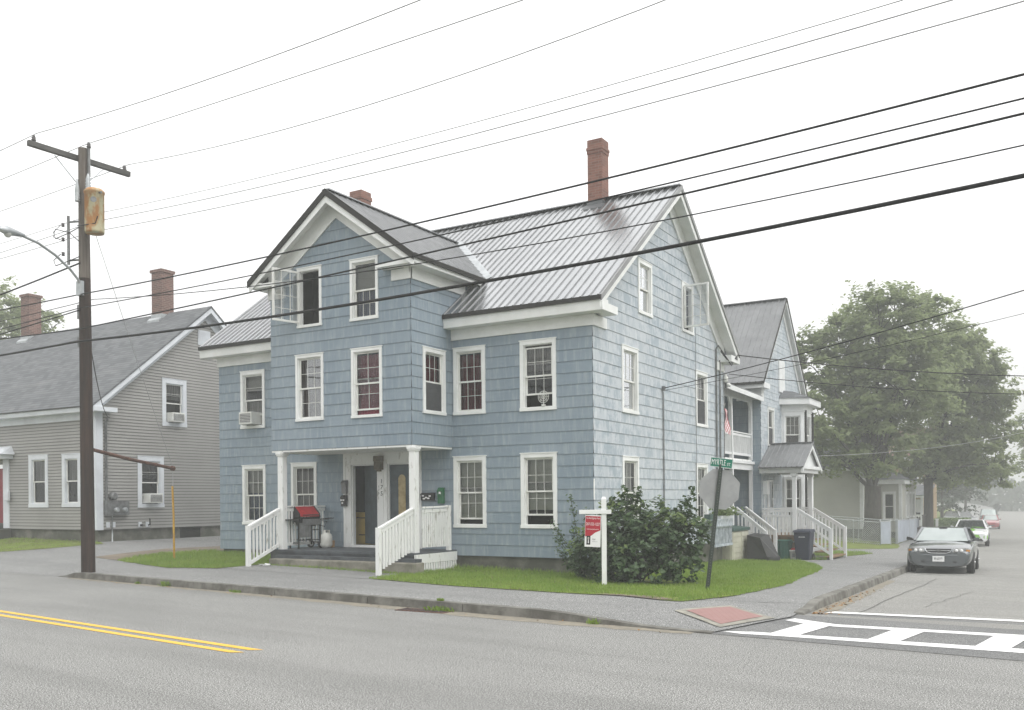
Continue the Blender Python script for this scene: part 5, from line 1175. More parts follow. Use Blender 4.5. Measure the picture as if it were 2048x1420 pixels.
# leaf litter beside the ramp kerb
m = M()
for k in range(130):
    y = -4.9 + 6 * random.random() ** 2; p = V((XK(y) + .05 + abs(random.gauss(0, .13)), y, side_z(y) + .01)); leaf_card(m, p, V((0, 0, 1)) + rv() * .3, .06, .04)
for k in range(46):
    x = random.uniform(-11, 5); p = V((x, YK(x) - abs(random.gauss(.05, .22)), .008)); leaf_card(m, p, V((0, 0, 1)) + rv() * .3, .055, .035)
struct(m.build('fallen_leaves', pm('dry_leaves', (.30, .17, .06), (.18, .10, .04), 9.), rnd=True), 'stuff')

# ------------------------------------------------------------------ signs
SP = thing('stop_sign', 'leaning dark green post with grey back of an octagonal sign and green street plate', 'street sign', (3.62, -2.62, .08))
sp0, sp1 = V((3.65, -2.62, 0)), V((3.94, -2.58, 2.48)); dirp = (sp1 - sp0).normalized()
cr = V((.861, .509, 0)); fw = V((-.509, .861, 0))
m = M(); s_ = (cr - dirp * cr.dot(dirp)).normalized()
for o, w, t_ in ((0, .03, .006), (-.03, .006, .02), (.03, .006, .02)): m.obox((sp0 + sp1) / 2 + s_ * o + fw * (.012 if o else 0), s_ * w, fw * t_, dirp * (sp1 - sp0).length / 2)
m.cur = 1
for k in range(44): m.obox(sp0 + dirp * (.12 + k * .053) - fw * .0065, s_ * .005, fw * .001, dirp * .008)
m.build('post', [POSTG, pm('post_hole', (.16, .17, .16))], SP)
oc = sp0 + dirp * 2.02 + fw * .05 + cr * .03; m = M(); Ru = .381 / math.cos(math.pi / 8); up_ = V((0, 0, 1)); rt = (cr * .97 + V((0, 0, -.10))).normalized(); upo = (up_ - rt * rt.dot(up_)).normalized()
m.prism([oc + rt * Ru * math.cos(math.pi / 8 + k * math.pi / 4) + upo * Ru * math.sin(math.pi / 8 + k * math.pi / 4) for k in range(8)], fw * .004); m.build('octagon_plate', ALU, SP)
m = M()
for dz in (.22, -.24): m.lathe(oc - fw * .004 + upo * dz + V((.02, 0, 0)), [(.012, 0), (.012, .012)], 8, -fw)
m.build('bolt', GALV, SP)
pc = sp0 + dirp * 2.53; pr = (V((.95, -.10, -.045)) * .8 + cr * .35 - V((0, 0, .11))).normalized(); pn = pr.cross(up_).normalized(); pu = pn.cross(pr).normalized() * -1
if pu.z < 0: pu = -pu
pn = pr.cross(pu)
m = M(); m.obox(pc, pr * .215, pn * .004, pu * .09); m.build('street_plate', SIGNG, SP, bevel=.004)
m = M()
for sg_ in (1, -1): m.obox(pc + pu * .085 * sg_ + pn * .0045, pr * .212, pn * .001, pu * .003); m.obox(pc + pr * .21 * sg_ + pn * .0046, pr * .003, pn * .001, pu * .082)
m.build('plate_border', SIGNW, SP)
text('MYRTLE', .15, pc - pr * .055 + pn * .0055, pr, pu, SIGNW, 'street_name', SP, .002, .52)
text('ST.', .085, pc + pr * .150 - pu * .022 + pn * .0055, pr, pu, SIGNW, 'street_name', SP, .002, .72)
YS = thing('yard_sign', 'white wooden yard sign post with a red and white hanging panel before the bush', 'yard sign', (1.5, -2.66, .09))
yx, yy = 1.5, -2.66; ar = V((.93, .34, .0)).normalized(); an = V((-ar.y, ar.x, 0))
m = M(); m.obox((yx, yy, .92), ar * .048, an * .048, (0, 0, .92)); a = V((yx, yy, 1.84)); 
k = [a - ar * .048 - an * .048, a + ar * .048 - an * .048, a + ar * .048 + an * .048, a - ar * .048 + an * .048]; top = a + V((0, 0, .045)); t4 = [top + (p - a) * .55 for p in k]; m.hexa(k + t4); m.build('post', WHITE, YS)
m = M(); m.bar(V((yx, yy, 1.575)) - ar * .50 - an * .052, V((yx, yy, 1.575)) + ar * .155 - an * .052, .035, .088); m.build('arm', WHITE, YS, bevel=.006)
pr2 = V((.90, .20, -.035)).normalized(); pn2 = V((.22, -.97, 0)).normalized(); pu2 = V((0.06, 0, 1)); pu2 = (pu2 - pr2 * pu2.dot(pr2)).normalized(); pn2 = pr2.cross(pu2)
pc2 = V((yx, yy, 0)) - ar * .225 - an * .055 + V((0, 0, 1.185))
pan = M(); pan.obox(pc2, pr2 * .165, pn2 * .004, pu2 * .325); PANEL = pan.build('panel', SIGNW, YS)
def flat(mt, nm, pts, out, par=PANEL): 
    g = M(); g.prism([pc2 + pr2 * u + pu2 * v + pn2 * out for u, v in pts], pn2 * .001); return g.build(nm, mt, par)
flat(SIGNR, 'red_field', [(-.158, .305), (.158, .305), (.158, .02), (.12, .0), (.05, -.03), (-.02, -.09), (-.08, -.125), (-.158, -.11)], .0045)
for s, sz, v, sx in (('The Rob Edgerley Team', .052, .262, .56), ('207-553-1327', .082, .14, .62), ('www.viewmainehomes.com', .036, .038, .62)): text(s, sz, pc2 + pu2 * v + pn2 * .0062, pr2, pu2, SIGNW, 'lettering', YS, .001, sx)
flat(BLACK, 'portrait', [(-.125, -.10), (-.045, -.10), (-.045, -.28), (-.125, -.28)], .006)
flat(pm('portrait_tone', (.55, .50, .46)), 'portrait_face', [(-.098, -.125), (-.072, -.125), (-.066, -.15), (-.072, -.178), (-.098, -.178), (-.104, -.15)], .0072)
flat(SIGNW, 'portrait_shirt', [(-.092, -.18), (-.078, -.18), (-.074, -.25), (-.096, -.25)], .0072)
text('kw', .065, pc2 + pr2 * .03 - pu2 * .165 + pn2 * .006, pr2, pu2, IRON, 'lettering', YS, .001, .8); text('KELLERWILLIAMS', .018, pc2 + pr2 * .05 - pu2 * .215 + pn2 * .006, pr2, pu2, IRON, 'lettering', YS, .001, .8)
m = M()
for u in (-.13, .13): m.tube([pc2 + pr2 * u + pu2 * .32, pc2 + pr2 * u + pu2 * .36], .006, 6)
m.build('hook', IRON, YS)

# ------------------------------------------------------------------ things on and by the porch
BG = thing('barbecue_grill', 'black barbecue grill cart with a red lid on the porch', 'barbecue', (-8.25, -.95, .56))
gx, gy = -8.27, -.95
m = M(); m.prism([(gx - .30, gy - .24, 1.42), (gx - .30, gy + .26, 1.42), (gx - .30, gy + .26, 1.68), (gx - .30, gy + .05, 1.70), (gx - .30, gy - .22, 1.50)], (.60, 0, 0)); m.build('lid', REDLID, BG, bevel=.015)
m = M(); 
for x in (gx - .325, gx + .295): m.prism([(x, gy - .26, 1.40), (x, gy + .28, 1.40), (x, gy + .28, 1.69), (x, gy + .05, 1.715), (x, gy - .24, 1.51)], (.03, 0, 0)); m.build('lid_end', BLACK, BG, bevel=.008); m = M()
m.tube([(gx - .24, gy - .30, 1.47), (gx + .24, gy - .30, 1.47)], .014, 8); m.build('lid_handle', BLACKP, BG)
m = M(); m.hexa([(gx - .22, gy - .18, 1.16), (gx + .22, gy - .18, 1.16), (gx + .22, gy + .18, 1.16), (gx - .22, gy + .18, 1.16), (gx - .32, gy - .26, 1.40), (gx + .32, gy - .26, 1.40), (gx + .32, gy + .26, 1.40), (gx - .32, gy + .26, 1.40)]); m.build('firebox', BLACK, BG)
m = M(); m.box(gx - .24, gx + .30, gy - .275, gy - .255, 1.20, 1.36); m.build('control_panel', IRON, BG)
m = M(); m.box(gx - .68, gx - .33, gy - .24, gy + .24, 1.33, 1.36); m.box(gx + .33, gx + .62, gy - .22, gy + .22, 1.33, 1.36)
for i in range(3): m.tube([(gx + .64 + .0, gy - .2 + i * .12, 1.36), (gx + .78, gy - .2 + i * .12, 1.37)], .015, 6)
m.build('side_shelf', BLACKP, BG)
for x, y in ((-.34, -.22), (-.34, .22), (.32, -.22), (.32, .22)):
    m = M(); m.box(gx + x - .018, gx + x + .018, gy + y - .018, gy + y + .018, .56 + (.08 if x > 0 else 0), 1.34); m.build('leg', BLACK, BG)
m = M()
for z in (.78, 1.05): m.box(gx - .34, gx + .34, gy - .235, gy - .21, z, z + .025); m.box(gx - .34, gx + .34, gy + .21, gy + .235, z, z + .025)
m.box(gx - .36, gx - .33, gy - .22, gy + .22, .70, .73); m.box(gx + .31, gx + .34, gy - .22, gy + .22, .70, .73); m.build('cart_frame', BLACK, BG)
m = M()
for i in range(7): m.box(gx - .33 + i * .05, gx - .29 + i * .05, gy - .262, gy - .246, .86, 1.26)
m.build('slatted_front', IRON, BG)
for y in (-.27, .27):
    m = M(); m.lathe((gx + .33, gy + y, .66), [(.05, -.03), (.10, -.03), (.10, .03), (.05, .03)], 18, (0, 1, 0)); wl = m.build('wheel', RUBBER, BG)
    m = M(); m.lathe((gx + .33, gy + y, .66), [(.055, -.034), (.055, .034)], 14, (0, 1, 0)); m.build('hub', SIGNW, wl)
m = M(); m.tube([(gx + .35, gy + .0, 1.2), (gx + .55, gy - .1, 1.14), (gx + .62, gy - .1, 1.28), (gx + .50, gy, 1.3)], .012, 6); m.build('gas_hose', BLACKP, BG)
BG.rotation_euler.z = R(74)
PT_ = thing('propane_tank', 'white propane tank standing on the porch beside the grill', 'gas tank', (-7.72, -.72, .56)); px_, py_ = -7.72, -.72
m = M(); m.lathe((px_, py_, .56), [(.10, .02), (.14, .04), (.155, .10), (.155, .30), (.13, .38), (.06, .42)], 22); m.build('tank_body', PROPANE, PT_)
m = M(); m.lathe((px_, py_, .56), [(.11, 0), (.11, .035)], 20); m.build('foot_ring', IRON, PT_)
m = M()
for a in range(0, 300, 25): 
    c0, c1 = R(a), R(a + 25); m.hexa([(px_ + .095 * math.cos(q), py_ + .095 * math.sin(q), z) if 1 else 0 for z, q in ((.95, c0), (.95, c1))] + [(px_ + .088 * math.cos(q), py_ + .088 * math.sin(q), .95) for q in (c1, c0)] + [(px_ + .095 * math.cos(q), py_ + .095 * math.sin(q), 1.05) for q in (c0, c1)] + [(px_ + .088 * math.cos(q), py_ + .088 * math.sin(q), 1.05) for q in (c1, c0)])
m.build('collar', PROPANE, PT_); m = M(); m.lathe((px_, py_, .97), [(.025, 0), (.025, .05), (.04, .055), (.04, .075)], 10); m.build('valve', IRON, PT_)
m = M(); m.box(-7.98, -7.8, -.55, -.3, .562, .74); m.box(-7.98, -7.80, -.551, -.30, .742, .75); tag(m.build('cardboard_box', pm('cardboard', (.30, .18, .08), (.24, .14, .06)), loc=(-7.9, -.4, .56)), 'brown cardboard box on the porch floor behind the gas tank', 'box')
ST = thing('kitchen_stove', 'yellow kitchen stove just inside the open front door', 'stove', (-7.4, .75, .56))
m = M(); m.box(-7.75, -7.15, .5, 1.1, .60, 1.52); m.build('stove_body', STOVE, ST, bevel=.015); m = M(); m.box(-7.75, -7.15, .48, 1.1, 1.522, 1.56); m.box(-7.75, -7.15, 1.02, 1.1, 1.56, 1.68); m.build('cooktop', BLACK, ST)
m = M(); m.box(-7.70, -7.2, .475, .495, .98, 1.40); m.box(-7.70, -7.2, .475, .495, .64, .93); m.build('oven_door', STOVE, ST); m = M(); m.tube([(-7.65, .45, 1.36), (-7.25, .45, 1.36)], .012, 6); m.tube([(-7.55, .45, .88), (-7.35, .45, .88)], .012, 6); m.build('oven_handle', BLACK, ST)
def mailbox(label, x, y, z, w, h, mt, lidh=.3, grp='letter boxes by the doors'):
    t = thing('letter_box', label, 'letter box', (x, y, z)); m = M(); m.prism([(x - w / 2, y, z - h / 2), (x - w / 2, y - .09, z - h / 2), (x - w / 2, y - .11, z + h * .3), (x - w / 2, y - .05, z + h / 2), (x - w / 2, y, z + h / 2)], (w, 0, 0)); m.build('box_body', mt, t, bevel=.008)
    m = M(); m.prism([(x - w / 2 - .006, y - .115, z + h * .22), (x - w / 2 - .006, y - .12, z + h * .32), (x - w / 2 - .006, y - .05, z + h * .54), (x - w / 2 - .006, y, z + h * .54), (x - w / 2 - .006, y, z + h * .5), (x - w / 2 - .006, y - .045, z + h * .5)], (w + .012, 0, 0)); m.build('box_lid', mt, t); return t
mailbox('worn grey letter box high on the left door post', -7.58, -.07, 2.22, .16, .36, IRON)
t = mailbox('black letter box with pale stickers on the left door post', -7.60, -.07, 1.84, .17, .30, BLACKP)
for u, v in ((-.05, .02), (.03, .02), (-.01, -.06)): m = M(); m.box(-7.6 + u - .025, -7.6 + u + .025, -.195, -.178, 1.84 + v - .02, 1.84 + v + .025); m.build('sticker', SIGNW, t)
mailbox('narrow dark letter box partly behind the right porch post', -5.16, -.055, 1.98, .16, .40, BLACK)
t = mailbox('wide black letter box with white stickers left of the green one', -4.78, -.016, 1.93, .40, .20, BLACKP)
for u, v in ((-.12, .03), (-.02, -.02), (.10, .02), (.05, -.04), (-.09, -.05)): m = M(); m.box(-4.78 + u - .035, -4.78 + u + .03, -.128, -.112, 1.93 + v - .018, 1.93 + v + .02); m.build('sticker', SIGNW, t)
t = mailbox('green letter box on the blue wall beside the porch railing', -4.36, -.016, 1.95, .17, .40, GREENBOX); m = M(); m.box(-4.39, -4.33, -.135, -.118, 2.0, 2.06); m.build('sticker', SIGNW, t)
m = M()
for k in range(9): 
    p = V((-8.05 + random.uniform(-.22, .22), -2.65 + random.uniform(-.12, .12), .2)); m.prism([p + V((random.uniform(-.1, .1), random.uniform(-.08, .08), random.uniform(0, .05))) for _ in range(4)], (0.0, 0, .006))
tag(m.build('crumpled_paper', SIGNW, loc=(-8.05, -2.65, .18)), 'crumpled white paper at the foot of the left stair railing', 'litter')
def ac(label, org, ud, nd, u0, u1, z0):
    P = lambda u, z, o: V(wall_pt(org, ud, nd, u, z, o)); c = P((u0 + u1) / 2, z0, 0); t = thing('air_conditioner', label, 'air conditioner', tuple(c), 'window air conditioners')
    def bx(m, a, b, z, y, o0, o1): m.hexa([P(a, z, o0), P(b, z, o0), P(b, z, o1), P(a, z, o1), P(a, y, o0), P(b, y, o0), P(b, y, o1), P(a, y, o1)])
    m = M(); bx(m, u0, u1, z0, z0 + .36, -.2, .30); m.build('case', FRAME, t, bevel=.012)
    m = M(); bx(m, u0 + .04, u1 - .04, z0 + .04, z0 + .31, .301, .303); m.build('coil_grille', IRON, t)
    m = M()
    for i in range(6): bx(m, u0 + .03, u1 - .03, z0 + .05 + i * .045, z0 + .06 + i * .045, .304, .312)
    m.build('louvre', FRAME, t)
ac('window air conditioner low in the upper left window of the blue house', (0, 0), FX, FN, -11.5, -10.98, 4.14)
ac('window air conditioner in the upper gable window of the grey house', (GX, 0), SX, SN, 4.02, 4.6, 4.93)
ac('window air conditioner in the lower gable window of the grey house', (GX, 0), SX, SN, 2.95, 3.55, 1.82)
FN_ = thing('window_fan', 'small round wire fan in the open upper right front window', 'fan', (-1.3, -.02, 4.12))
m = M()
for rr in (.05, .1, .145): m.tube([(-1.32 + rr * math.cos(a * .3927), -.03, 4.34 + rr * math.sin(a * .3927)) for a in range(17)], .007, 5)
for a in range(8): m.tube([(-1.32, -.03, 4.34), (-1.32 + .145 * math.cos(a * .785), -.03, 4.34 + .145 * math.sin(a * .785))], .004, 4)
m.box(-1.36, -1.28, -.06, .02, 4.12, 4.16); m.tube([(-1.32, -.02, 4.14), (-1.32, -.02, 4.34)], .01, 6); m.build('fan_cage', FRAME, FN_)
FL = thing('flag', 'small striped flag hanging from the upper rear porch rail', 'flag', (-.2, 10.5, 4.2)); m = M(); m.tube([(-.35, 10.55, 4.05), (-.1, 10.4, 5.0)], .01, 6); m.build('flag_staff', WHITE, FL)
for i in range(9):
    m = M()
    for k in range(5):
        f0, f1 = k / 5, (k + 1) / 5; q = lambda f, j: (-.14 + .05 * math.sin(f * 5 + j * .5), 10.41 + j * .055 + .10 * f, 4.85 - f * .75 - j * .025); m.quad(q(f0, i), q(f0, i + 1), q(f1, i + 1), q(f1, i))
    m.build('flag_stripe', SIGNR if i % 2 == 0 else SIGNW, FL)
# ------------------------------------------------------------------ things by the rear porches
DBX = thing('storage_box', 'beige resin storage box with dark green lid by the side steps', 'storage box', (-.15, 10.9, -.3))
bx0, bx1, by0, by1 = -.55, .22, 10.02, 11.85; bq = -.26
m = M(); m.box(bx0, bx1, by0, by1, -.4, .72); m.build('box_body', BEIGE, DBX, bevel=.02)
m = M()
for i in range(6): m.box(bx1, bx1 + .02, by0 + .04, by0 + .86, -.34 + i * .175, -.19 + i * .175); m.box(bx1, bx1 + .02, by0 + .96, by1 - .04, -.34 + i * .175, -.19 + i * .175)
for i in range(3): m.box(bx0 + .05 + i * .23, bx0 + .25 + i * .23, by0 - .02, by0, -.3, .66)
m.build('moulded_panel', BEIGE, DBX)
m = M()
for a, b in ((by0 - .05, by0 + .90), (by0 + .92, by1 + .05)): m.hexa([(bx0 - .05, a, .72), (bx1 + .06, a, .72), (bx1 + .06, b, .72), (bx0 - .05, b, .72), (bx0 - .05, a, .90), (bx1 + .06, a, .82), (bx1 + .06, b, .82), (bx0 - .05, b, .90)])
m.build('lid', DKGREEN, DBX, bevel=.015)
m = M()
for k in range(420): leaf_card(m, V((.2 + random.gauss(0, .22), 9.1 + random.gauss(0, .4), 1.28 + abs(random.gauss(0, .13)))), V((0, 0, 1)) + rv() * .7, .11, .08, .01)
PLT = thing('planter', 'leafy plants in a rail planter above the storage box', 'plant', (.2, 9.1, 1.17)); m.build('foliage', BUSHY, PLT, rnd=True)
m = M(); m.box(.05, .35, 8.5, 9.7, 1.17, 1.27); m.build('planter_box', WHITEG, PLT)
m = M(); m.box(.1, .3, 7.6, 7.9, 1.17, 1.33); tag(m.build('flower_box', DKGREEN, loc=(.2, 7.75, 1.17)), 'small dark box on the ledge of the side lattice', 'box')
def tyre(x, y, z, r, w, label, tilt=(0, 0, 1)):
    m = M(); m.lathe((x, y, z), [(r * .62, 0), (r * .9, 0), (r, w * .25), (r, w * .75), (r * .9, w), (r * .62, w), (r * .55, w * .8), (r * .55, w * .2), (r * .62, 0)], 26, tilt); tag(m.build('tyre', RUBBER, loc=(x, y, z)), label, 'tyre', 'stacked old tyres')
tyre(.95, 11.5, -.36, .44, .22, 'old tyre lying flat on the ground, bottom of the pile'); tyre(.75, 11.75, -.13, .38, .2, 'old tyre hidden under the black sheet, top of the pile')
m = M(); m.add([(0.36, 11.20, 0.56), (0.36, 12.20, 0.61), (0.89, 12.00, 0.56), (0.84, 11.05, 0.48), (0.42, 11.02, -0.24), (1.09, 11.02, -0.16), (1.32, 11.40, -0.17), (1.24, 11.90, -0.14), (0.42, 12.30, -0.14)], ((0, 1, 2, 3), (0, 3, 5, 4), (3, 2, 7, 6), (3, 6, 5), (2, 1, 8, 7))); tag(m.build('tarpaulin', BLACKP, loc=(.84, 11.5, -.2)), 'black sheet draped over the old tyres', 'tarpaulin')
DX, DY, DZ = .94, 13.85, -.40
GC = thing('dustbin', 'round green dustbin beside the rear porch steps', 'bin', (DX, DY, DZ))
m = M(); m.lathe((DX, DY, DZ), [(.22, 0), (.235, .02), (.275, .66), (.29, .67), (.29, .70), (.26, .70), (.22, .1)], 26); m.build('bin_body', TEAL, GC)
m = M()
for k in range(14): a = k * 6.283 / 14; m.bar((DX + .236 * math.cos(a), DY + .236 * math.sin(a), DZ + .06), (DX + .275 * math.cos(a), DY + .275 * math.sin(a), DZ + .63), .03, .012)
m.build('bin_rib', TEAL, GC)
for s in (1, -1): m = M(); m.box(min(DX + s * .29, DX + s * .33), max(DX + s * .29, DX + s * .33), DY - .1, DY + .1, DZ + .61, DZ + .65); m.build('bin_handle', TEAL, GC)
BK = thing('bucket', 'white bucket with a red cloth between the two bins', 'bucket', (1.30, 13.75, -.40)); m = M(); m.lathe((1.30, 13.75, -.40), [(.12, 0), (.15, .3), (.16, .3), (.16, .35), (.14, .35), (.13, .2)], 20); m.build('pail', WHITE_OLD, BK); m = M(); m.lathe((1.30, 13.75, -.10), [(.13, 0), (.12, .07), (.07, .12), (.01, .13)], 12); m.build('red_cloth', REDLID, BK)
m = M(); m.box(1.27, 1.37, 13.585, 13.6, -.3, -.17); m.build('bucket_label', IRON, BK)
WB = thing('wheeled_bin', 'tall dark navy wheeled bin before the gabled porch steps', 'bin', (1.72, 13.75, -.40))
m = M(); a = [(x - .52, y + 2.1, z - .21) for x, y, z in [(1.96, 11.35, -.17), (2.42, 11.35, -.17), (2.42, 11.85, -.17), (1.96, 11.85, -.17), (1.90, 11.27, .80), (2.48, 11.27, .80), (2.48, 11.95, .80), (1.90, 11.95, .80)]]; m.hexa(a); m.build('bin_body', NAVY, WB, bevel=.03)
m = M(); m.hexa([(1.35, 13.33, .59), (1.99, 13.33, .59), (1.99, 14.1, .59), (1.35, 14.1, .59), (1.38, 13.37, .66), (1.96, 13.37, .66), (1.96, 14.07, .69), (1.38, 14.07, .69)]); m.tube([(1.38, 14.11, .63), (1.96, 14.11, .63)], .02, 8); m.build('lid', NAVY, WB, bevel=.01)
for x in (1.41, 1.93): m = M(); m.lathe((x, 13.96, -.29), [(.12, -.03), (.12, .03)], 16, (1, 0, 0)); m.build('wheel', RUBBER, WB)
for x in (2.09, 2.115, 2.15, 2.18, 2.22, 2.25, 2.28): m = M(); m.box(x - .52, x - .504, 13.362, 13.372, .41, .445); m.build('bin_lettering', SIGNW, WB)
TB_ = thing('plastic_tub', 'teal plastic tub standing on the lower rear porch', 'tub', (-.9, 11.4, .56)); m = M(); m.box(-1.15, -.65, 11.1, 11.8, .56, 1.0); m.build('tub_body', NAVY, TB_, bevel=.02); m = M(); m.box(-1.2, -.6, 11.05, 11.85, 1.0, 1.06); m.box(-1.05, -.7, 11.2, 11.6, 1.06, 1.42); m.build('tub_lid', TEAL, TB_, bevel=.015)

# ------------------------------------------------------------------ fences
def chain(label, a, b, h, zf, posts, group, slats=None):
    t = thing('chain_link_fence' if not slats else 'slatted_fence', label, 'fence', (a[0], a[1], zf(*a)), group); A, B = V((a[0], a[1], 0)), V((b[0], b[1], 0)); L = (B - A).length; d = (B - A) / L
    for f in posts: p = A + d * L * f; z = zf(p.x, p.y); m = M(); m.tube([(p.x, p.y, z - .1), (p.x, p.y, z + h + .04)], .032 if f in (posts[0], posts[-1]) else .022, 8); m.lathe((p.x, p.y, z + h + .04), [(.036, 0), (.03, .03), (.01, .05)], 8); m.build('post', GALV, t)
    za, zb_ = zf(*a), zf(*b); m = M(); m.tube([(a[0], a[1], za + h), (b[0], b[1], zb_ + h)], .022, 8); m.tube([(a[0], a[1], za + .06), (b[0], b[1], zb_ + .06)], .012, 6); m.build('rail', GALV, t)
    m = M(); k = 0
    if slats:
        n = int(L / .09)
        for i in range(n): p = A + d * L * (i + .5) / n; z = za + (zb_ - za) * i / n; m.obox((p.x, p.y, z + h * .5 + .02), d * .038, d.cross(V((0, 0, 1))) * .006, (0, 0, h * .5 - .04))
        m.build('privacy_slats', SLATS, t)
    else:
        st = .11; u = -h
        while u < L:
            for s in (1, -1):
                u0, u1, v0, v1 = (u, u + h, 0., h) if s > 0 else (u + h, u, 0., h)
                q = [(u0, v0), (u1, v1)]
                (ua, va), (ub, vb) = q
                def clip(ua, va, ub, vb):
                    if ua > ub: ua, va, ub, vb = ub, vb, ua, va
                    if ub <= 0 or ua >= L: return None
                    if ua < 0: va += (vb - va) * (0 - ua) / (ub - ua); ua = 0
                    if ub > L: vb = va + (vb - va) * (L - ua) / (ub - ua); ub = L
                    return ua, va, ub, vb
                c = clip(ua, va, ub, vb)
                if c:
                    pa, pb = A + d * c[0], A + d * c[2]; fz = lambda u_: za + (zb_ - za) * u_ / L
                    m.bar((pa.x, pa.y, fz(c[0]) + c[1]), (pb.x, pb.y, fz(c[2]) + c[3]), .009, .009)
            u += st
        m.build('wire_mesh', GALV, t)
    return t
chain('low chain link fence with bent posts left of the garden gate opening', (-3.2, 31.0), (1.6, 30.3), 1.15, walk_z, [0, .35, .72, 1], 'chain link fences')
chain('chain link fence behind, reaching from the slatted corner to the pale house', (-3., 32.9), (2.05, 32.4), 1.22, walk_z, [0, .35, .62, 1], 'chain link fences')
chain('short slatted return beside the garden gate opening', (1.6, 30.3), (1.95, 31.2), 1.2, walk_z, [0, 1], None, True)
chain('grey slatted fence running along the side street pavement', (2.12, 32.4), (1.5, 46), 1.25, walk_z, [0, .25, .5, .75, 1], None, True)
m = M(); m.box(1.86, 2.02, 52, 52.16, -1.1, .15); m.box(1.83, 2.05, 51.97, 52.19, .15, .2); tag(m.build('fence_post', WHITE_HAZ, loc=(1.94, 52.1, -1.1)), 'single white post right of the second maple trunk', 'post')

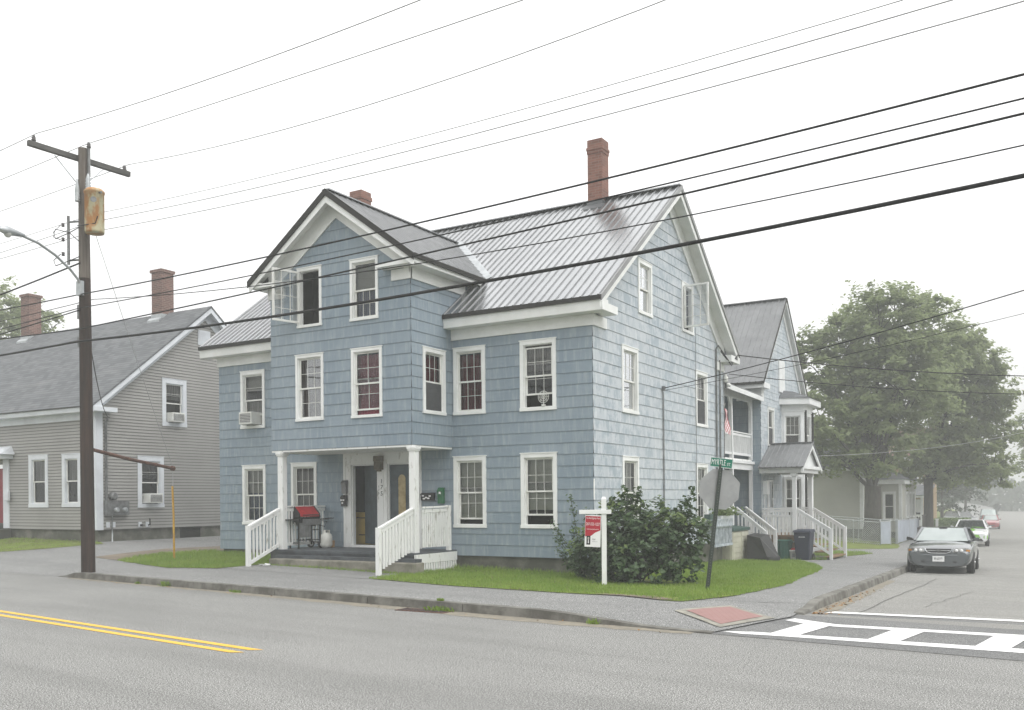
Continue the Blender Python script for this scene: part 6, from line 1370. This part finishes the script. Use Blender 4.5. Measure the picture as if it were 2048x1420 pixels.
# ------------------------------------------------------------------ cars (nose towards -y before turning)
def wheel(t, x, y, r, w, rim=CHROME):
    m = M(); m.lathe((x, y, r), [(r * .60, -w / 2), (r * .94, -w / 2), (r, -w * .3), (r, w * .3), (r * .94, w / 2), (r * .60, w / 2)], 24, (1, 0, 0)); wl = m.build('wheel', RUBBER, t, local=True)
    m = M(); s = 1 if x > 0 else -1; m.lathe((x + s * w * .36, y, r), [(r * .62, -.02), (r * .62, .02), (r * .5, .035), (r * .12, .02), (r * .1, .05)], 20, (s, 0, 0)); m.build('rim', rim, wl, local=True)
def car(name, label, loc, yaw, W_, L_, H_, mats, belt=.93, hood=.80, cab=(1.32, 2.12, 3.55, 4.35), nose=.62, glass=CARGLASS, group=None, roofw=.60, wr=.32, cat='car'):
    body, = mats; t = thing(name, label, cat, loc, group); t.rotation_euler.z = yaw; w = W_ / 2; k = L_ / 5.05
    S = [(0, .82, .22, nose, nose + .04), (.07, .92, .18, nose + .07, nose + .11), (.4, .965, .19, hood - .03, hood + .03), (.98, 1., .19, hood + .05, hood + .12), (1.4, 1., .19, belt - .06, belt + .04), (2.2, 1., .19, belt - .02, belt + .05), (3.3, 1., .19, belt, belt + .05), (4.0, .99, .20, belt + .01, belt + .08), (4.6, .97, .23, belt, belt + .07), (4.97, .90, .28, belt - .08, belt), (5.05, .82, .33, belt - .22, belt - .16)]
    m = M(); vs = []
    for y, fw_, zb, zs_, zc in S:
        hw = w * fw_; half = [(0, zb), (.80 * hw, zb), (.985 * hw, zb + .13), (hw, .55), (.985 * hw, zs_ - .05), (.93 * hw, zs_ + .01), (.60 * hw, zc - .015), (0, zc)]
        ring = half + [(-x, z) for x, z in half[-2:0:-1]]; vs += [(x, y * k, z) for x, z in ring]
    n = 14; m.add(vs, [(i * n + j, i * n + (j + 1) % n, (i + 1) * n + (j + 1) % n, (i + 1) * n + j) for i in range(len(S) - 1) for j in range(n)], True); m.add(vs[:n], (tuple(range(n))[::-1],), True); m.add(vs[-n:], (tuple(range(n)),), True)
    m.build('body', body, t, local=True, subsurf=2)
    # cabin: glass volume, roof skin and pillars
    y0, y1, y2, y3 = [q * k for q in cab]; wb, wt = w * .84, w * roofw / .60 * .66; zb = belt + .02
    Bq = [V((-wb, y0, zb)), V((wb, y0, zb)), V((wb, y3, zb + .03)), V((-wb, y3, zb + .03))]; Tq = [V((-wt, y1, H_ - .045)), V((wt, y1, H_ - .045)), V((wt, y2, H_ - .05)), V((-wt, y2, H_ - .05))]
    m = M(); nx = 8
    def bowed(a, b, c, d, bow):  # curved windscreen
        for i in range(nx):
            f0, f1 = i / nx, (i + 1) / nx; o = lambda f: V((0, -bow * 4 * f * (1 - f), 0)); m.add([a.lerp(b, f0) + o(f0), a.lerp(b, f1) + o(f1), d.lerp(c, f1) + o(f1) * .5, d.lerp(c, f0) + o(f0) * .5], ((0, 1, 2, 3),), True)
    bowed(Bq[0], Bq[1], Tq[1], Tq[0], .14); m.build('windscreen', glass, t, local=True)
    m = M(); bowed(Bq[3], Bq[2], Tq[2], Tq[3], -.10); m.build('rear_window', CARGLASS, t, local=True)
    for s, (i, j) in ((1, (1, 2)), (-1, (0, 3))):
        m = M(); m.quad(Bq[i], Bq[j], Tq[j], Tq[i]); m.build('side_window', CARGLASS, t, local=True)
        m = M(); mid = .52; m.bar(Bq[i], Tq[i], .07, .05); m.bar(Bq[j], Tq[j], .16, .05); m.bar(Bq[i].lerp(Bq[j], mid), Tq[i].lerp(Tq[j], mid), .07, .04); m.bar(Tq[i], Tq[j], .05, .05); m.bar(Bq[i], Bq[j], .04, .05); m.build('pillar', body, t, local=True)
    m = M(); vs = []
    for f in (0, .25, .6, 1):
        yy = y1 + (y2 - y1) * f - (.03 if f == 0 else 0); cz = H_ - (.045 if f in (0, 1) else .0)
        vs += [(-wt - .01, yy, H_ - .055), (-wt * .8, yy, cz - .012), (0, yy - (.06 if f == 0 else 0), cz + .005), (wt * .8, yy, cz - .012), (wt + .01, yy, H_ - .055)]
    m.add(vs, [(i * 5 + j, i * 5 + j + 1, (i + 1) * 5 + j + 1, (i + 1) * 5 + j) for i in range(3) for j in range(4)], True); m.build('roof', body, t, local=True, subsurf=2)
    for s in (1, -1):
        for y in (.98 * k, 3.85 * k): wheel(t, s * (w - .10), y, wr, .21)
        m = M(); m.lathe((s * (w - .02), .98 * k, wr), [(wr + .06, -.06), (wr + .06, .004)], 20, (s, 0, 0)); m.lathe((s * (w - .02), 3.85 * k, wr), [(wr + .06, -.06), (wr + .06, .004)], 20, (s, 0, 0)); m.build('wheel_arch', BLACKP, t, local=True)
        m = M(); m.hexa([(s * (wb + .02), y0 + .18, belt + .02), (s * (w + .11), y0 + .22, belt + .03), (s * (w + .11), y0 + .32, belt + .03), (s * (wb + .02), y0 + .30, belt + .02), (s * (wb + .10), y0 + .16, belt + .10), (s * (w + .10), y0 + .20, belt + .14), (s * (w + .10), y0 + .32, belt + .14), (s * (wb + .10), y0 + .30, belt + .10)]); m.build('wing_mirror', body if body is not CARGREY or s > 0 else BLACKP, t, local=True, bevel=.02)
    return t, w, k
def local_box(t, name, mt, c, h, rot=0., bevel=.0):
    m = M(); c = V(c); a = V((math.cos(rot), math.sin(rot), 0)) * h[0]; b = V((-math.sin(rot), math.cos(rot), 0)) * h[1]; m.obox(c, a, b, (0, 0, h[2])); return m.build(name, mt, t, local=True, bevel=bevel)
IC, w, k = car('sedan', 'grey four door saloon parked nose forward at the side street kerb', (6.50, 9.2, side_z(9.2)), R(2.0), 1.78, 5.0, 1.36, (CARGREY,), glass=CARSKY, group='cars parked along the side street', belt=.91)
IC.rotation_euler.x = -.028
def front(t, pts, nm, mt, th=.03, par=None):
    g = M(); g.prism([V(p) for p in pts], (0, th, 0)); return g.build(nm, mt, par or t, local=True)
for s in (1, -1):
    front(IC, [(s * .36, -.035, .625), (s * .62, .00, .60), (s * .83, .13, .62), (s * .84, .15, .735), (s * .70, .05, .745), (s * .42, -.01, .735)], 'headlamp', LAMPGL, .06)
    front(IC, [(s * .70, .035, .635), (s * .80, .105, .64), (s * .81, .11, .70), (s * .72, .045, .70)], 'indicator', AMBERL, .02)
    for u in (.47, .60): m = M(); m.lathe((s * u, -.03 + (u - .4) * .10, .675), [(.045, 0), (.04, .01), (.012, .02)], 14, (0, -1, 0)); m.build('lamp_bulb', SIGNW, IC, local=True)
    front(IC, [(s * .36, -.012, .315), (s * .62, .02, .32), (s * .62, .02, .375), (s * .38, -.012, .37)], 'lower_intake', BLACKP, .05)
    m = M(); m.lathe((s * .70, .055, .345), [(.035, 0), (.03, .02)], 12, (0, -1, 0)); m.build('fog_lamp', LAMPGL, IC, local=True)
front(IC, [(-.34, -.045, .72), (.34, -.045, .72), (.29, -.05, .63), (.20, -.055, .605), (-.20, -.055, .605), (-.29, -.05, .63)], 'grille', BLACKP, .06)
m = M(); m.bar((-.30, -.062, .672), (-.06, -.066, .672), .012, .022); m.bar((.06, -.066, .672), (.30, -.062, .672), .012, .022); m.tube([(-.36, -.045, .73), (-.30, -.06, .625), (-.2, -.065, .595), (.2, -.065, .595), (.30, -.06, .625), (.36, -.045, .73)], .011, 6); m.build('grille_bar', CHROME, IC, local=True)
m = M(); m.prism([(-.065, -.075, .655), (-.025, -.075, .655), (-.015, -.075, .645), (.035, -.075, .645), (.035, -.075, .662), (.065, -.075, .662), (.065, -.075, .685), (.025, -.075, .685), (.015, -.075, .698), (-.035, -.075, .698), (-.035, -.075, .682), (-.065, -.075, .682)], (0, .008, 0)); m.build('badge', IRON, IC, local=True)
front(IC, [(-.80, .075, .535), (-.4, -.028, .53), (.4, -.028, .53), (.80, .075, .535), (.80, .085, .565), (.4, -.02, .56), (-.4, -.02, .56), (-.80, .085, .565)], 'bumper_strip', CARGREY, .03)
pl = local_box(IC, 'number_plate', SIGNW, (-.0, -.052, .435), (.155, .006, .08), 0)
def ptext(s, size, c, mt, par, nm, sx=.8):
    OFF[par] = V((0, 0, 0)); return text(s, size, c, (1, 0, 0), (0, 0, 1), mt, nm, par, .003, sx)
ptext('84 625 PY', .095, (0, -.061, .437), BLACK, IC, 'plate_number', .56)
m = M(); m.tube([(-.55, 1.38, .985), (-.1, 1.46, 1.0)], .012, 5); m.tube([(.0, 1.36, .985), (.45, 1.44, 1.0)], .012, 5); m.build('wiper', BLACKP, IC, local=True)
local_box(IC, 'rear_view_mirror', BLACKP, (0, 2.0, 1.30), (.11, .015, .03))
WC, w, k = car('hatchback', 'white hatchback with bright green leaf patches parked behind the grey saloon', (5.42, 34.3, side_z(34.3)), R(3.0), 1.75, 4.46, 1.38, (CARWHITE,), belt=.93, hood=.83, cab=(1.05, 2.2, 3.6, 4.9), nose=.66, group='cars parked along the side street')
for s in (1, -1): front(WC, [(s * .50, .02, .66), (s * .78, .16, .70), (s * .80, .34, .86), (s * .62, .20, .82)], 'headlamp', LAMPGL, .05)
front(WC, [(-.62, -.03, .30), (.62, -.03, .30), (.52, -.035, .42), (-.52, -.035, .42)], 'lower_grille', BLACKP, .05); front(WC, [(-.6, -.045, .27), (.6, -.045, .27), (.6, -.045, .30), (-.6, -.045, .30)], 'bumper_strip', CHROME, .02)
front(WC, [(-.16, -.03, .66), (.16, -.03, .66), (.12, -.03, .70), (-.12, -.03, .70)], 'nose_grille', BLACKP, .03)
for pts in ([(.05, .16, .79), (.25, .30, .86), (.10, .55, .935), (-.16, .45, .915), (-.18, .25, .845)], [(.25, .75, .985), (.62, .80, .955), (.40, .92, 1.0), (.05, .88, 1.01)]):
    m = M(); m.prism([V(p) for p in pts], (0, 0, .012)); m.build('green_patch', CARGREEN, WC, local=True)
front(WC, [(-.05, -.022, .44), (.48, -.01, .44), (.40, -.005, .62), (.10, -.02, .64), (-.12, -.02, .56)], 'green_patch', CARGREEN, .02); m = M(); m.lathe((.72, .05, .50), [(.12, 0), (.12, .015)], 18, (.55, -1, 0)); m.build('green_patch', CARGREEN, WC, local=True)
RC, w, k = car('sedan', 'hazy red saloon parked beyond the white hatchback', (3.35, 85.4, side_z(85)), R(3.5), 1.78, 4.7, 1.44, (CARRED,), group='cars parked along the side street', glass=CARSKY)
for s in (1, -1): front(RC, [(s * .45, .0, .63), (s * .8, .12, .64), (s * .8, .16, .74), (s * .5, .03, .74)], 'headlamp', LAMPGL, .05)
front(RC, [(-.4, -.045, .34), (.4, -.045, .34), (.4, -.045, .46), (-.4, -.045, .46)], 'lower_grille', BLACKP, .04)
D1, w, k = car('suv', 'dark tall wagon barely visible in the fog behind the red saloon', (2.4, 99, side_z(99)), R(3.5), 1.95, 4.8, 1.85, (CARDARK,), belt=1.12, hood=1.05, cab=(1.25, 1.9, 4.4, 4.9), nose=.85, roofw=.66, wr=.37, group='cars parked along the side street', glass=CARSKY)
for s in (1, -1): front(D1, [(s * .5, -.03, .82), (s * .85, .06, .82), (s * .85, .08, .98), (s * .5, -.0, .98)], 'headlamp', LAMPGL, .05)
front(D1, [(-.45, -.05, .75), (.45, -.05, .75), (.45, -.03, .95), (-.45, -.03, .95)], 'grille', CHROME, .04)
D2, w, k = car('suv', 'pale grey wagon turned into a drive left of the dark one', (1.0, 96.0, side_z(95)), R(38), 1.9, 4.6, 1.7, (paint('silver_car_paint', (.30, .31, .32)),), belt=1.05, hood=.98, cab=(1.25, 1.95, 4.3, 4.9), nose=.8, roofw=.64, wr=.35, group='cars parked along the side street')
RS = thing('road_sign', 'tiny grey road sign on a thin post in the fog beyond the red car', 'street sign', (3.0, 104, -1.7)); m = M(); m.box(2.97, 3.03, 103.97, 104.03, -1.8, .75); m.build('post', POSTG, RS)
m = M(); m.prism([V((3, 103.9, .45)) + V((math.cos(q), 0, math.sin(q))) * .42 for q in [math.pi / 8 + i * math.pi / 4 for i in range(8)]], (0, .02, 0)); m.build('octagon_plate', IRON, RS)
DEN = True

# ------------------------------------------------------------------ sky, light, haze, camera
def finish():
    w = bpy.data.worlds.new('World'); SC.world = w; w.use_nodes = True; t = w.node_tree; n = t.nodes; bg = n['Background']
    sk = n.new('ShaderNodeTexSky'); sk.sky_type = 'NISHITA'; sk.sun_disc = False; sk.sun_elevation = R(52); sk.sun_rotation = R(100); sk.dust_density = 6.; sk.air_density = 1.2; sk.ozone_density = 1.
    hs = n.new('ShaderNodeHueSaturation'); hs.inputs['Saturation'].default_value = .06
    t.links.new(sk.outputs[0], hs.inputs['Color'])
    mx = n.new('ShaderNodeMix'); mx.data_type = 'RGBA'; mx.inputs[0].default_value = .72; # even cloud deck, brighter overhead, over the clear sky
    tc = n.new('ShaderNodeTexCoord'); sx = n.new('ShaderNodeSeparateXYZ'); t.links.new(tc.outputs['Generated'], sx.inputs[0])
    mr = n.new('ShaderNodeMapRange'); mr.inputs[1].default_value = 0.; mr.inputs[2].default_value = 1.; mr.inputs[3].default_value = DECKV * .80; mr.inputs[4].default_value = DECKV * 1.75
    t.links.new(sx.outputs[2], mr.inputs[0]); cc = n.new('ShaderNodeCombineColor')
    for i in range(3): t.links.new(mr.outputs[0], cc.inputs[i])
    t.links.new(cc.outputs[0], mx.inputs[7])
    t.links.new(hs.outputs[0], mx.inputs[6]); t.links.new(mx.outputs[2], bg.inputs[0]); bg.inputs[1].default_value = .15
    sun = bpy.data.lights.new('sun', 'SUN'); sun.energy = .5; sun.angle = R(60); sun.color = (1, .98, .94)
    so = bpy.data.objects.new('sun', sun); COL.objects.link(so)
    az, el = R(-12), R(52); d = V((math.cos(az) * math.cos(el), math.sin(az) * math.cos(el), math.sin(el)))
    so.rotation_euler = (-d).to_track_quat('-Z', 'Y').to_euler(); so.location = (20, -10, 30)
    hz = M(); hz.box(-420, 420, -420, 420, -3.2, 19.); hm = bpy.data.materials.new('haze'); hm.use_nodes = True; ht = hm.node_tree; ht.nodes.clear()
    ho = ht.nodes.new('ShaderNodeOutputMaterial'); pv = ht.nodes.new('ShaderNodeVolumePrincipled'); pv.inputs['Density'].default_value = HAZE; pv.inputs['Color'].default_value = (.70, .715, .705, 1); pv.inputs['Anisotropy'].default_value = .0
    ht.links.new(pv.outputs[0], ho.inputs['Volume']); struct(hz.build('haze', hm), 'stuff')
    SC.view_settings.view_transform = 'Standard'; SC.view_settings.look = 'None'; SC.view_settings.gamma = 1; SC.view_settings.exposure = EXPO
    SC.cycles.max_bounces = 8; SC.cycles.transparent_max_bounces = 24; SC.cycles.volume_bounces = 1; SC.cycles.use_denoising = DEN
    SC.cycles.caustics_reflective = False; SC.cycles.caustics_refractive = False
    cam = bpy.data.cameras.new('camera'); co = bpy.data.objects.new('camera', cam); COL.objects.link(co)
    yaw, roll = R(30.623), R(-.4897); dd = V((-math.sin(yaw), math.cos(yaw), 0)); rr = V((math.cos(yaw), math.sin(yaw), 0)); uu = V((0, 0, 1))
    r3 = rr * math.cos(roll) + uu * math.sin(roll); u3 = uu * math.cos(roll) - rr * math.sin(roll)
    mw = Matrix((r3, u3, -dd)).transposed().to_4x4(); mw.translation = (9.538, -19.919, 1.85); co.matrix_world = mw
    cam.sensor_width = 36; cam.lens = 1855.1 / 2048 * 36; cam.shift_y = (998.32 - 710) / 2048; cam.clip_end = 3000; cam.clip_start = .05
    SC.camera = co
HAZE, EXPO, DECKV = .0036, .5, 7.6
finish()
